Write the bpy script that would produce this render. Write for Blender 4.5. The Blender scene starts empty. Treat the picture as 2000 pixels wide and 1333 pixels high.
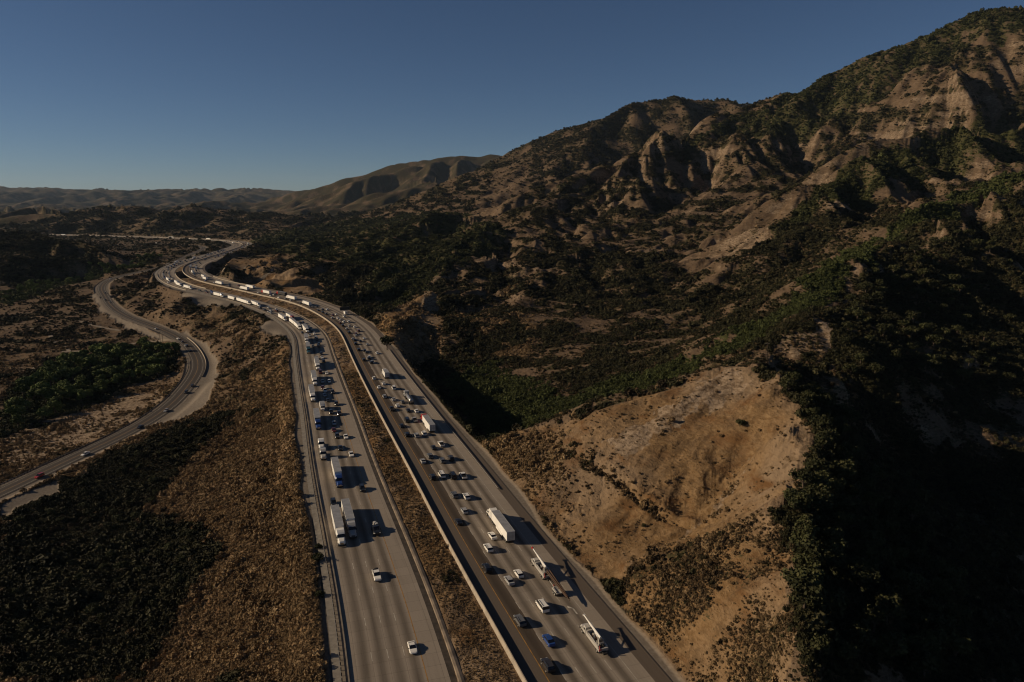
import bpy, bmesh, math, random, time
import numpy as np
from mathutils import Vector, Matrix

T0 = time.time()
# ------------------------------------------------------------------ camera, sky, sun, exposure
PITCH = math.radians(11.23)
CAMZ = 103.0
FPX = 1400.0                     # focal length in pixels of a 2000 px wide frame
SUN_EL = math.radians(22.0)
scene = bpy.context.scene
col = scene.collection
cam_d = bpy.data.cameras.new("camera")
cam_d.sensor_width = 36.0
cam_d.lens = 36.0 * FPX / 2000.0
cam_d.clip_start = 0.5
cam_d.clip_end = 60000.0
cam = bpy.data.objects.new("camera", cam_d)
col.objects.link(cam)
cam.location = (0, 0, CAMZ)
cam.rotation_euler = (math.pi / 2 - PITCH, 0, 0)
scene.camera = cam

world = bpy.data.worlds.new("World")
scene.world = world
world.use_nodes = True
wn = world.node_tree
bg = wn.nodes["Background"]
sky = wn.nodes.new("ShaderNodeTexSky")
sky.sky_type = 'NISHITA'
sky.sun_disc = False
sky.sun_elevation = SUN_EL
sky.sun_rotation = math.radians(-90)      # sun stands over the left of the view (-X)
sky.altitude = 2500
sky.air_density = 0.85
sky.dust_density = 0.9
sky.ozone_density = 3.6
wn.links.new(sky.outputs[0], bg.inputs[0])
bg.inputs[1].default_value = 0.05
sun_d = bpy.data.lights.new("sun", 'SUN')
sun_d.energy = 5.0
sun_d.angle = math.radians(0.5)
sun_d.color = (1.0, 0.80, 0.56)
sun = bpy.data.objects.new("sun", sun_d)
col.objects.link(sun)
sd = Vector((-math.cos(SUN_EL), 0.0, math.sin(SUN_EL)))
sun.rotation_euler = sd.to_track_quat('Z', 'Y').to_euler()
sun.location = (-200, 0, 300)
scene.view_settings.view_transform = 'Standard'
scene.view_settings.look = 'None'
scene.view_settings.exposure = -0.28
scene.view_settings.gamma = 1.0
scene.cycles.max_bounces = 4
scene.cycles.filter_width = 1.15
scene.cycles.volume_bounces = 0

rng = np.random.default_rng(7)
random.seed(7)
CP, SP = math.cos(PITCH), math.sin(PITCH)

def ray(px, py):
    """direction through a point of the 2000 x 1333 frame, scaled to 1 along +Y"""
    dx, dy = px - 1000.0, py - 666.5
    fwd = FPX * CP - dy * SP
    up = -dy * CP - FPX * SP
    return dx / fwd, up / fwd

def at_y(px, py, Y):
    a, b = ray(px, py)
    return (a * Y, Y, CAMZ + b * Y)

def at_z(px, py, z):
    a, b = ray(px, py)
    Y = (z - CAMZ) / b
    return (a * Y, Y, z)

def sstep(a, b, x):
    t = np.clip((x - a) / (b - a), 0, 1)
    return t * t * (3 - 2 * t)

# ------------------------------------------------------------------ tags and mesh helpers
def tag(o, label=None, cat=None, group=None, kind=None):
    if label: o["label"] = label
    if cat: o["category"] = cat
    if group: o["group"] = group
    if kind: o["kind"] = kind
    return o

def np_mesh(name, V, F, mats=(), smooth=False, midx=None):
    """V (n,3), F (m,k) arrays -> mesh datablock"""
    V = np.asarray(V, np.float32); F = np.asarray(F, np.int32)
    me = bpy.data.meshes.new(name)
    k = F.shape[1]
    me.vertices.add(len(V)); me.vertices.foreach_set("co", V.ravel())
    me.loops.add(F.size); me.loops.foreach_set("vertex_index", F.ravel())
    me.polygons.add(len(F))
    me.polygons.foreach_set("loop_start", np.arange(len(F), dtype=np.int32) * k)
    me.polygons.foreach_set("loop_total", np.full(len(F), k, np.int32))
    me.polygons.foreach_set("use_smooth", np.full(len(F), bool(smooth)))
    if midx is not None:
        me.polygons.foreach_set("material_index", np.asarray(midx, np.int32))
    for m in mats: me.materials.append(m)
    me.update(calc_edges=True)
    return me

def link(name, data, parent=None, loc=None, rot=None):
    o = bpy.data.objects.new(name, data)
    col.objects.link(o)
    if parent: o.parent = parent
    if loc is not None: o.location = loc
    if rot is not None: o.rotation_euler = rot
    return o

# ------------------------------------------------------------------ noise in numpy
def hash2(ix, iy, s):
    h = (ix.astype(np.int64) * 374761393 + iy.astype(np.int64) * 668265263 + s * 974634777) & 0xffffffff
    h = ((h ^ (h >> 13)) * 1274126177) & 0xffffffff
    h = (h ^ (h >> 16)) & 0xffffffff
    return (h & 0xffff).astype(np.float32) / 65535.0, ((h >> 16) & 0xffff).astype(np.float32) / 65535.0

def vnoise(x, y, s=0):
    ix, iy = np.floor(x), np.floor(y)
    fx, fy = (x - ix).astype(np.float32), (y - iy).astype(np.float32)
    ux, uy = fx * fx * (3 - 2 * fx), fy * fy * (3 - 2 * fy)
    a = hash2(ix, iy, s)[0]; b = hash2(ix + 1, iy, s)[0]
    c = hash2(ix, iy + 1, s)[0]; d = hash2(ix + 1, iy + 1, s)[0]
    return (a + (b - a) * ux) * (1 - uy) + (c + (d - c) * ux) * uy

def fbm(x, y, s=0, o=4):
    t, a, n = 0, .5, 0
    for i in range(o):
        t = t + a * vnoise(x * 2 ** i + 13.7 * i, y * 2 ** i - 7.1 * i, s + i); n += a; a *= .5
    return t / n

def erosion(x, y, dx, dy, s):
    """branching gullies: cosine waves laid across the slope; returns height and gradient"""
    ix, iy = np.floor(x), np.floor(y)
    fx, fy = (x - ix).astype(np.float32), (y - iy).astype(np.float32)
    va = np.zeros_like(fx); vx = np.zeros_like(fx); vy = np.zeros_like(fx); wt = np.zeros_like(fx)
    F = 2 * math.pi
    for i in range(-2, 2):
        for j in range(-2, 2):
            h1, h2 = hash2(ix - i, iy - j, s)
            px = fx + i - h1 * .5; py = fy + j - h2 * .5
            d = px * px + py * py
            w = np.exp(-d * 2.0)
            mag = px * dx + py * dy
            va += np.cos(mag * F) * w
            sn = -np.sin(mag * F) * w
            vx += sn * dx; vy += sn * dy; wt += w
    return va / wt, vx / wt, vy / wt

# ------------------------------------------------------------------ road courses (plan view)
def zprof(Y):
    return -22.0 * float(sstep(950.0, 2250.0, np.float64(Y)))

def on_profile(px, py, off=0.0):
    z = off
    for _ in range(25):
        p = at_z(px, py, z)
        z = .5 * z + .5 * (zprof(p[1]) + off)
    return np.array(at_z(px, py, z))

def spline(P, step):
    """Catmull-Rom (centripetal) through points, resampled at about `step` metres (grows far off)"""
    P = np.asarray(P, float)
    P = np.vstack([2 * P[0] - P[1], P, 2 * P[-1] - P[-2]])
    out = []
    for i in range(1, len(P) - 2):
        p0, p1, p2, p3 = P[i - 1], P[i], P[i + 1], P[i + 2]
        L = np.linalg.norm(p2 - p1); n = max(2, int(L / step))
        t0 = 0.; t1 = t0 + np.linalg.norm(p1 - p0) ** .5; t2 = t1 + np.linalg.norm(p2 - p1) ** .5; t3 = t2 + np.linalg.norm(p3 - p2) ** .5
        t = np.linspace(t1, t2, n, endpoint=False)[:, None]
        A1 = (t1 - t) / (t1 - t0) * p0 + (t - t0) / (t1 - t0) * p1
        A2 = (t2 - t) / (t2 - t1) * p1 + (t - t1) / (t2 - t1) * p2
        A3 = (t3 - t) / (t3 - t2) * p2 + (t - t2) / (t3 - t2) * p3
        B1 = (t2 - t) / (t2 - t0) * A1 + (t - t0) / (t2 - t0) * A2
        B2 = (t3 - t) / (t3 - t1) * A2 + (t - t1) / (t3 - t1) * A3
        out.append((t2 - t) / (t2 - t1) * B1 + (t - t1) / (t2 - t1) * B2)
    out.append(P[-2][None])
    C = np.vstack(out)
    d = np.r_[0, np.cumsum(np.linalg.norm(np.diff(C[:, :2], axis=0), axis=1))]
    n = int(d[-1] / step)
    s = np.linspace(0, d[-1], n)
    R = np.stack([np.interp(s, d, C[:, k]) for k in range(3)], 1)
    return R

def smooth_line(R, n=20):
    for _ in range(n):
        R[1:-1] = .25 * R[:-2] + .5 * R[1:-1] + .25 * R[2:]
    return R

WALL_PX = [(1025,1333),(968,1229),(900,1112),(864,1043),(834.5,985.4),(801.5,919.4),(779,879),(756.5,837.5),(729.5,785),(704,735),(680,683),
 (669.5,658),(659,642.5),(641,627.5),(620,614),(590,599),(560,589),(530,582),(505,577),(475,569.5),(445,563),(409,555),(385,548.5),
 (370,542),(358,533.5),(356.5,527.5),(361,520),(377.5,512.5),(400,505.5),(430,496),(460,486),(474,480),(466,474.5),(445,471.5),(415,469),(370,466.7),(310,464.3),
 (250,462.5),(150,460),(85,458.5)]
INNER_PX = [(882,1333),(851,1229),(800,1098),(776,1036),(753.5,984.5),(734,935),(713,880),(690.5,812),(671,762),(656,721),(642.5,681),
 (637.5,662),(627.5,647),(611,633.5),(590,620),(560,606.5),(530,595.5),(500,586.5),(475,580.3),(430,570.5),(388,562),(355,550),(343,541),(340,533.5),(346,524.5),(364,515.5)]
wall_pts = np.array([on_profile(*p) for p in WALL_PX])
inner_pts = np.array([on_profile(*p) for p in INNER_PX])

def extend_near(P, L=90):
    d = P[0] - P[1]; d /= np.linalg.norm(d); d[2] = 0
    return np.vstack([P[0] + d * L, P])
wall_pts = extend_near(wall_pts); inner_pts = extend_near(inner_pts)

def offset(R, d):
    """shift a course sideways; positive = to the right when walking away from the camera"""
    t = np.gradient(R[:, :2], axis=0); t /= np.linalg.norm(t, axis=1)[:, None] + 1e-9
    q = R.copy(); q[:, 0] += t[:, 1] * d; q[:, 1] -= t[:, 0] * d
    return q

WALL = smooth_line(spline(wall_pts, 4.0), 60)
WALL = smooth_line(spline(WALL[::3], 4.0), 10)
far = offset(WALL, -3.0)
k0 = np.argmin(np.linalg.norm(far[:, :2] - np.array(on_profile(400, 506)[:2]), axis=1))
INNER = smooth_line(spline(np.vstack([inner_pts, far[k0::6]]), 4.0), 60)
for R in (WALL, INNER):
    R[:, 2] = [zprof(y) for y in R[:, 1]]

FRONT_PX = [(-60,990,-25),(0,963,-25),(125,903,-25),(262,838,-25),(325,798,-24),(362,760,-24),(386,722,-23),(382,695,-23),(357,665,-22),(312,642,-21),(250,619,-20),
 (220,600,-19),(206,580,-18),(198,563,-17),(207,551,-16),(232,541,-15),(275,531,-12),(312,523,-9),(337,514,-7),(375,497,-8),(397,486,-12),(390,481,-14),(350,478,-17),(300,476.5,-20),(225,477.5,-21),(160,477,-22)]
FRONT = smooth_line(spline([at_z(*p) for p in FRONT_PX], 4.0), 16)

def nearest(R, X, Y, maxd):
    """distance from points to a course, side-signed, with the course height; far ones get maxd"""
    shp = X.shape; X = X.ravel().astype(np.float64); Y = Y.ravel().astype(np.float64)
    best = np.full(X.shape, maxd, np.float64); zz = np.zeros_like(best); par = np.zeros_like(best)
    lo = R[:, :2].min(0) - maxd; hi = R[:, :2].max(0) + maxd
    idx = np.where((X > lo[0]) & (X < hi[0]) & (Y > lo[1]) & (Y < hi[1]))[0]
    # bucket by segments
    step = 8
    for i in range(0, len(R) - 1, step):
        seg = R[i:i + step + 1]
        l = seg[:, :2].min(0) - maxd; h = seg[:, :2].max(0) + maxd
        j = idx[(X[idx] > l[0]) & (X[idx] < h[0]) & (Y[idx] > l[1]) & (Y[idx] < h[1])]
        if not len(j): continue
        for k in range(len(seg) - 1):
            a, b = seg[k], seg[k + 1]
            d = b[:2] - a[:2]; L2 = d @ d
            t = np.clip(((X[j] - a[0]) * d[0] + (Y[j] - a[1]) * d[1]) / L2, 0, 1)
            qx = X[j] - a[0] - t * d[0]; qy = Y[j] - a[1] - t * d[1]
            dist = np.hypot(qx, qy)
            sgn = np.sign(d[1] * qx - d[0] * qy)
            m = dist < np.abs(best[j])
            jm = j[m]
            best[jm] = (dist * np.where(sgn == 0, 1, sgn))[m]
            zz[jm] = (a[2] + t * (b[2] - a[2]))[m]
            par[jm] = i + k + t[m]
    return best.reshape(shp), zz.reshape(shp), par.reshape(shp)

# ------------------------------------------------------------------ the lie of the land
CTRL_Y = [  # frame point and depth: ridges, faces, feet
 # near mountain skyline and its left edge
 (2600,-100,1900),(2300,-40,1900),(2150,0,1900),(2000,10,1900),(1900,20,1900),(1850,42,1920),(1760,85,1950),(1700,105,1970),(1640,128,2000),(1580,160,2030),(1535,188,2060),(1500,197,2080),
 (1440,212,2080),(1365,243,1980),(1260,262,1800),(1200,292,1700),(1161,331,1600),(1092,379,1450),(1029,409,1300),(930,434,1150),
 # its face
 (850,500,900),(950,500,950),(900,462,1080),(1000,470,1080),(1100,450,1180),(1000,540,800),(1100,560,740),(1200,600,640),(1150,500,900),(1250,520,850),(1300,440,1150),
 (1350,560,720),(1400,480,900),(1450,350,1450),(1500,420,1100),(1550,300,1620),(1300,330,1600),(1200,400,1380),(1650,320,1330),(1700,220,1720),(1850,150,1640),
 # band spur
 (2150,190,1300),(2000,222,1240),(1900,245,1180),(1800,272,1120),(1720,300,1060),(1660,325,1000),(1600,360,930),(1560,400,860),(1500,450,790),(1440,500,720),(1400,545,660),
 (1900,330,1420),(2000,290,1500),(1800,340,1350),
 # wooded spur behind the tan hill
 (1500,692,320),(1560,640,368),(1600,610,402),(1690,520,480),(1760,470,545),(1850,430,625),(1930,387,705),(2000,345,790),(2150,280,920),
 # ravine of the spur
 (1480,566,586),(1580,502,677),(1700,432,800),(1800,390,900),(1900,352,1040),(2000,325,1150),
 # hills near the freeway right side
 (823,572,660),(845,565,672),(800,610,600),(880,610,640),(900,560,740),(760,645,545),(960,590,660),(1000,640,580),(1100,680,520),(1060,600,640),(1200,660,540),(1300,600,640),(920,660,560),
 (855,411,1500),(840,440,1430),(800,452,1400),(880,424,1560),(925,436,1420),(780,440,1700),(750,470,1120),(770,472,1080),(700,474,1180),(660,485,1200),
 (850,470,1200),(800,500,980),(760,540,830),(720,560,770),(690,545,860),(640,505,1080),(600,510,1020),
 (1560,745,287),(1650,800,300),(1640,850,290),(1750,900,300),(1700,720,340),(1650,690,350),(1800,640,430),(1900,570,520),(1850,720,385),(1950,800,350),(1900,690,410),(2000,700,420),(2000,850,330),(2200,900,330),(2300,700,450),(1750,580,470),(2000,500,620),(2000,600,520),(1700,640,395),(1640,740,310),(2200,500,640),
 # second mountain
 (1480,200,3400),(1400,188,3300),(1300,190,3200),(1230,200,3100),(1180,218,3050),(1100,250,3000),(1047,280,2950),(1008,298,2900),(972,316,2800),(930,340,2650),(894,373,2450),(840,395,2350),(765,424,2200),(700,445,2080),(600,458,1980),
 (1300,250,2900),(1150,300,2550),(1080,350,2300),(1000,370,2300),(950,400,2080),(880,420,1850),(1000,400,1900),(1200,270,2700),(820,430,1850),
 # far ranges
 (1100,290,6200),(1000,298,6000),(940,303,6200),(880,310,6000),(800,315,6000),(740,330,6000),(680,348,6000),(640,362,6200),(600,377,6500),(560,380,6800),
 (620,400,4600),(700,385,4600),(800,370,4500),(900,350,4700),(760,410,3300),(680,425,2900),(540,412,4800),(520,428,3600),(600,435,2700),(860,350,5000),(760,365,5000),
 (-400,362,14000),(-200,368,14000),(0,365,14000),(60,367,14000),(150,371,14000),(220,370,14000),(270,375,14000),(330,371,14000),(375,366,13500),(430,371,14000),(500,369,14000),(580,376,14000),(700,380,15000),
 (-200,400,9000),(0,400,9000),(150,402,9000),(300,400,9000),(450,399,8500),(530,396,8000),(50,392,10500),(200,391,10500),(380,390,10500),(480,390,10500),
 (0,412,5600),(200,411,5600),(400,409,5600),(500,407,5600),
 # hills behind the far bend
 (115,414,2950),(150,406,3000),(200,403,3000),(260,405,3000),(300,408,2950),(365,401,3000),(420,404,2950),(450,420,2750),(470,432,2600),(-100,420,3300),(0,426,3200),(60,413,3400),(95,432,2750),
 (180,430,2700),(300,435,2650),(400,430,2700),
 # dark hills at the left edge
 (-200,452,1500),(-80,455,1500),(0,458,1500),(55,456,1500),(95,463,1460),(120,474,1420),(150,490,1330),(165,476,1380),(190,492,1320),(60,500,1240),(0,500,1200),(20,475,1400),(70,480,1330),(40,520,1130),(110,505,1210),(150,515,1180),
]
CTRL_Z = [  # frame point and height
 # canyon and embankment foot
 (880,760,-20),(960,860,-23),(920,810,-24),(860,730,-18),(830,700,-14),(1000,768,-15),(1100,752,-9),(1220,706,0),(1350,646,10),(790,690,-6),(940,830,-23),(1010,825,-17),
 # tan hill crest, face and far side
 (930,864,-4),(1000,845,6),(1060,828,12),(1120,812,17.5),(1200,790,23),(1320,750,31),(1420,716,38),(1480,712,42),(1500,735,41),(1560,800,36),(1595,860,31),(1590,900,28),(1550,960,26),(1530,1020,25),(1545,1100,24),(1550,1180,23),
 (1540,1240,22),(1560,1333,20),(1580,1500,18),
 (1000,940,2),(1060,900,6),(1120,970,4),(1110,868,13),(1170,908,12.5),(1290,992,9.3),(1300,850,20.6),(1400,800,28.8),(1470,760,35),(1190,1135,1),(1300,1062,4.8),(1370,1005,9.3),(1430,950,15),(1500,880,27),(1450,900,20),(1350,920,16),(1350,1100,11),
 (1400,1150,13),(1500,1100,20),(1450,1250,12),(1500,1300,14),(1380,1300,5),(1250,1150,4),(1200,1050,3),(1100,1040,1),(1400,1050,14),(1480,1000,20),
 # right ravine, and the side beyond it
 (1520,748,34),(1600,1000,20),(1640,1100,18.5),(1720,1180,14),(1650,1250,16),(1850,960,-22),(1850,1150,4),(1700,1333,14),(1800,1333,9),(1900,1333,4),(1780,1080,5),
 (2000,1000,-20),(2000,1333,-4),(2000,1180,-9),(2200,1333,-26),
 # slope left of the freeway, gully, river flat
 (575,900,-4),(480,950,-14),(400,1030,-23),(300,1100,-26),(200,1000,-28),(570,1100,-6),(450,1180,-15),(380,1250,-21),(300,1333,-24),(520,1333,-8),(100,1200,-28),(0,1333,-30),(0,1100,-28),(-300,1333,-30),
 (560,760,-4),(520,740,-8),(480,790,-15),(450,860,-21),(420,740,-22.5),(470,690,-15),(505,655,-4),(550,660,-1),(545,640,-0.6),(510,640,-0.6),(350,592,-2),(470,596,-1),(400,585,-1),(420,600,-2),(290,605,-15),(340,628,-17),(420,640,-15),(440,618,-7),(360,605,-8),
 (0,900,-32),(100,850,-32),(200,800,-32),(300,760,-31),(200,730,-31),(0,780,-32),(100,700,-28),(0,700,-28),(0,640,-27),(150,640,-25),(100,600,-26),(0,590,-27),(200,515,-24),(130,548,-25),(0,565,-26),(60,560,-26),
 (250,492,-23),(150,474,-23),(300,500,-19),(60,475,-23),(210,507,-24),(240,530,-22),(100,530,-25),(380,520,-4),(300,545,-19),(260,570,-19),(250,560,-20),(330,572,-22),(360,572,-20),(392,561,-18),(420,553,-14),(300,565,-21),
 (-300,600,-27),(-300,900,-32),(-400,480,-24),(40,462.5,-23),(250,458,-20),(450,462,-20),
 # right of the freeway past the bend
 (430,520,4),(470,515,8),(500,505,10),(520,530,9),(440,500,2),(490,485,-2),(560,470,0),(540,540,8),(600,545,8),(640,560,0),(600,572,-3),(560,566,-1),(500,555,3),(470,552,-2),(660,580,-8),(700,575,-6),(740,590,-2),(720,610,-3),(460,540,6),
]
P = [at_y(*c) for c in CTRL_Y] + [at_z(*c) for c in CTRL_Z]
# hidden ground behind the ridges, given as plain coordinates
P += [(80, 340, 5), (140, 330, 16), (60, 335, -2), (820, 2400, 210), (640, 2350, 180), (430, 2150, 130), (1300, 2500, 300), (300, 1900, 110), (2400, 2500, 400), (1900, 3600, 500), (1600, 5000, 300),
      (300, 4200, 150), (2600, 6000, 400), (0, 5200, 120), (3500, 15000, 200), (12000, 15000, 200), (1300, 1250, 260), (500, 200, -10), (300, 100, -30), (160, 60, 0),
      (0, 60, 0), (-60, 60, -10), (-200, 100, -28), (-600, 300, -28), (-1500, 800, -20), (-1500, 1400, 30), (-3000, 2500, 20), (-5000, 4500, 30), (-9000, 8000, 20), (-14000, 13000, 250),
      (0, 18000, 150), (-8000, 18000, 200), (6000, 20000, 300), (60, 110, 1)]
P += [tuple(p) for p in WALL[::8]] + [tuple(p) for p in INNER[::8]] + [tuple(p - np.array([0, 0, .3])) for p in FRONT[::8]]
P += [tuple(p) for p in offset(WALL, 27)[::8] if p[1] < 420]
P = np.array(P, float)
pr = np.hypot(P[:, 0], P[:, 1])
pu = np.arctan2(P[:, 0], P[:, 1]); pv = np.log(pr)
ph = P[:, 2] / pr
# merge near-coincident controls
keep = []
for i in range(len(P)):
    if all((pu[i] - pu[j]) ** 2 + (pv[i] - pv[j]) ** 2 > 1e-5 for j in keep): keep.append(i)
pu, pv, ph = pu[keep], pv[keep], ph[keep]
def kern(d2): return np.sqrt(d2 + 0.020 ** 2)
D2 = (pu[:, None] - pu) ** 2 + (pv[:, None] - pv) ** 2
A = kern(D2) - np.eye(len(pu)) * 2e-4
n = len(pu)
M = np.zeros((n + 1, n + 1)); M[:n, :n] = A; M[:n, n] = 1; M[n, :n] = 1
wgt = np.linalg.solve(M, np.r_[ph, 0])

U0, U1, R0, R1 = -0.98, 0.98, 55.0, 22000.0
V0, V1 = math.log(R0), math.log(R1)
def rbf(u, v):
    shp = u.shape; u = u.ravel(); v = v.ravel(); out = np.empty(u.shape)
    for i in range(0, len(u), 20000):
        s = slice(i, i + 20000)
        out[s] = kern((u[s, None] - pu) ** 2 + (v[s, None] - pv) ** 2) @ wgt[:n] + wgt[n]
    return out.reshape(shp)

def interp2(G, fu, fv):
    """bilinear, fu/fv fractional indexes into G[v,u]"""
    iu = np.clip(np.floor(fu).astype(int), 0, G.shape[1] - 2); iv = np.clip(np.floor(fv).astype(int), 0, G.shape[0] - 2)
    tu = fu - iu; tv = fv - iv
    return (G[iv, iu] * (1 - tu) + G[iv, iu + 1] * tu) * (1 - tv) + (G[iv + 1, iu] * (1 - tu) + G[iv + 1, iu + 1] * tu) * tv
NU, NV, ROUGH = 1500, 1000, 0.30
SCAT, HAZE = 1.0, 1.1e-5
# ------------------------------------------------------------------ terrain grid
ucore = np.linspace(-0.715, 0.715, NU)
us = np.r_[np.linspace(U0, -0.715, 90)[:-1], ucore, np.linspace(0.715, U1, 90)[1:]]
vs = np.r_[np.linspace(V0, math.log(125), 120)[:-1], np.linspace(math.log(125), math.log(2600), NV)[:-1], np.linspace(math.log(2600), V1, NV // 2)]
Ug, Vg = np.meshgrid(us, vs)
cu = np.linspace(U0, U1, 420); cv = np.linspace(V0, V1, 560)
CU, CV = np.meshgrid(cu, cv)
HC = rbf(CU, CV)
Rg = np.exp(Vg)
X = Rg * np.sin(Ug); Y = Rg * np.cos(Ug)
fu = (Ug - U0) / (U1 - U0) * 419; fv = (Vg - V0) / (V1 - V0) * 559
Z = interp2(HC, fu, fv) * Rg
for _ in range(3):
    Z[1:-1, 1:-1] = (Z[1:-1, 1:-1] * 4 + Z[:-2, 1:-1] + Z[2:, 1:-1] + Z[1:-1, :-2] + Z[1:-1, 2:]) / 8

def grad(Z):
    Zv, Zu = np.gradient(Z, vs, us)
    Zr = Zv / Rg; Zt = Zu / Rg
    return Zr * np.sin(Ug) + Zt * np.cos(Ug), Zr * np.cos(Ug) - Zt * np.sin(Ug)

print("rbf", time.time() - T0)
dW, zW, kW = nearest(WALL, X, Y, 60.0)
dI, zI, kI = nearest(INNER, X, Y, 60.0)
dF, zF, kF = nearest(FRONT, X, Y, 60.0)
ndr = np.minimum(np.minimum(np.abs(dW), np.abs(dI)), np.abs(dF) + 8)       # distance to any road course
GX, GY = grad(Z)
slope = np.hypot(GX, GY)
HILL = sstep(0.12, 0.42, slope)
# noise on the base (irregular ridges), then erosion by octaves
far_w = sstep(12, 58, ndr)
calm = sstep(16, 58, ndr)
E = np.zeros_like(Z)
uwl = np.interp(Vg, np.log(np.hypot(WALL[:, 0], WALL[:, 1])), np.arctan2(WALL[:, 0], WALL[:, 1]))
LEFTS = (Ug < uwl - .02) & (Rg < 1950)
RUG = sstep(-14, 12, Z) * sstep(380, 700, Rg) * far_w * np.where(LEFTS, .1, 1.0)
gx, gy = GX.copy(), GY.copy()
for q, wl in enumerate((900.0, 460.0, 230.0, 115.0, 57.0, 28.0, 14.0, 7.0, 3.5)):
    rel = wl / Rg
    w = np.where(Rg > 2600, sstep(0.012, 0.03, rel), sstep(0.007, 0.017, rel)) * (1 - sstep(0.13, 0.26, rel))
    msk = w > 0.004
    if not msk.any(): continue
    m = np.where(msk)
    s = np.hypot(gx[m], gy[m]) + 1e-6
    k = 0.95 * sstep(0.03, 0.4, np.maximum(s, .3 * RUG[m]))
    e, ex, ey = erosion(X[m] / wl, Y[m] / wl, gy[m] / s * k * 1.15, -gx[m] / s * k * 1.15, 11 + q)
    rough = ROUGH * np.interp(Rg[m], [500, 750, 1750, 2000], [1.0, 1.15, 1.15, 1.0]) * np.where(LEFTS[m], .35, 1.0) * np.where(Rg[m] > 9000, 1.1, np.interp(Rg[m], [1900, 2300, 3400, 4200], [1.0, .5, .6, 1.5])) * (.3 + .7 * sstep(300, 1000, Rg[m]))
    amp = rough * wl * np.maximum(np.clip(s, 0, .45), .26 * RUG[m]) * w[m] * calm[m]
    E[m] += (e - .45) * amp
    gx[m] += ex * amp / wl * 2.0; gy[m] += ey * amp / wl * 2.0
Z = Z + E
# lumps and hummocks everywhere, scaled with distance
for wl, a in ((60., .05), (22., .05), (9., .045), (4., .04), (2., .04)):
    w = sstep(0.006, 0.02, wl / Rg) * (1 - sstep(0.3, 0.6, wl / Rg))
    Z += (fbm(X / wl, Y / wl, 31, 2) - .5) * wl * a * w * (0.35 + 1.3 * np.maximum(HILL, .8 * RUG)) * (0.15 + .85 * calm) * 2
rfm = np.maximum(RUG, .25 * HILL * calm)
for wl in (70., 34., 16., 8., 4.):
    w = np.where(Rg > 2600, sstep(0.012, 0.03, wl / Rg), sstep(0.006, 0.013, wl / Rg)) * (1 - sstep(0.05, 0.1, wl / Rg))
    nn = 1 - np.abs(2 * fbm(X / wl + Z / wl * .6, Y / wl, 61, 2) - 1)
    Z += (nn - .62) * wl * .085 * w * rfm
print("erosion", time.time() - T0)

# narrow bench cut slanting down the tan hill
BEN = spline([at_z(*p) for p in [(1062,838,12),(1110,869,13),(1170,909,12),(1230,951,10.6),(1290,993,9.3),(1345,1014,9.3)]], 2.0)
dB = nearest(BEN, X, Y, 9.0)[0]
Z = np.where(np.abs(dB) < 8.9, Z - 1.5 * np.exp(-((dB - .6) / 1.1) ** 2) + .7 * np.exp(-((dB + 1.6) / 1.5) ** 2), Z)
# canyon that the freeway bridges
CANYON = spline([at_z(*p) for p in [(215,586,-22),(255,582,-22),(300,576,-22),(340,573,-22),(372,563,-21),(398,553,-19),(412,540,-16),(422,528,-12),(450,512,-7)]], 4.0)
# road benches
def bench(Z, d, zr, lo, hi, fade, drop):
    dd = np.where(d < lo, lo - d, np.where(d > hi, d - hi, 0))
    w = 1 - sstep(0.5, fade, dd)
    return Z * (1 - w) + (zr - drop) * w
mW = np.abs(dW) < 59.9; mI = np.abs(dI) < 59.9
Z = np.where(mW, bench(Z, dW, zW, -2.0, 31.5, 12.0, .22), Z)
Z = np.where(mI, bench(Z, dI, zI, -26.5, 2.0, 10.0, .22), Z)
med = mW & mI & (dW < 0) & (dI > 0)
tt = np.clip(np.minimum(-dW, dI) / 6.0, 0, 1)
Z = np.where(med, np.maximum(zI, zW) - .25 + tt * (0.35 + .9 * (fbm(X / 14, Y / 14, 5, 3) - .5)) , Z)
Z = np.where(np.abs(dF) < 39.9, bench(Z, dF, zF, -7.0, 8.5, 9.0, .12), Z)
dC, zC, _ = nearest(CANYON, X, Y, 45.0)
adc = np.abs(dC)
carve = zC + np.maximum(adc - 7, 0) * .95
Z = np.where(adc < 44, np.minimum(Z, np.where(carve < Z, carve, Z)), Z)
print("bench", time.time() - T0)

NUU, NVV = len(us), len(vs)
def zat(x, y):
    """terrain height at plan points"""
    r = np.hypot(x, y); u = np.arctan2(x, y); v = np.log(r)
    return interp2(Z, np.interp(u, us, np.arange(NUU)), np.interp(v, vs, np.arange(NVV)))
YS = np.exp(np.linspace(math.log(70), math.log(20000), 1400))
def hit(px, py):
    a, b = ray(px, py)
    z = zat(a * YS, YS); d = CAMZ + b * YS - z
    i = np.argmax(d < 0)
    if d[i] >= 0: return (a * 16000, 16000.0)
    t = d[i - 1] / (d[i - 1] - d[i] + 1e-9) if i else 0
    y = YS[i - 1] + (YS[i] - YS[i - 1]) * t if i else YS[0]
    return (a * y, y)

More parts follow.
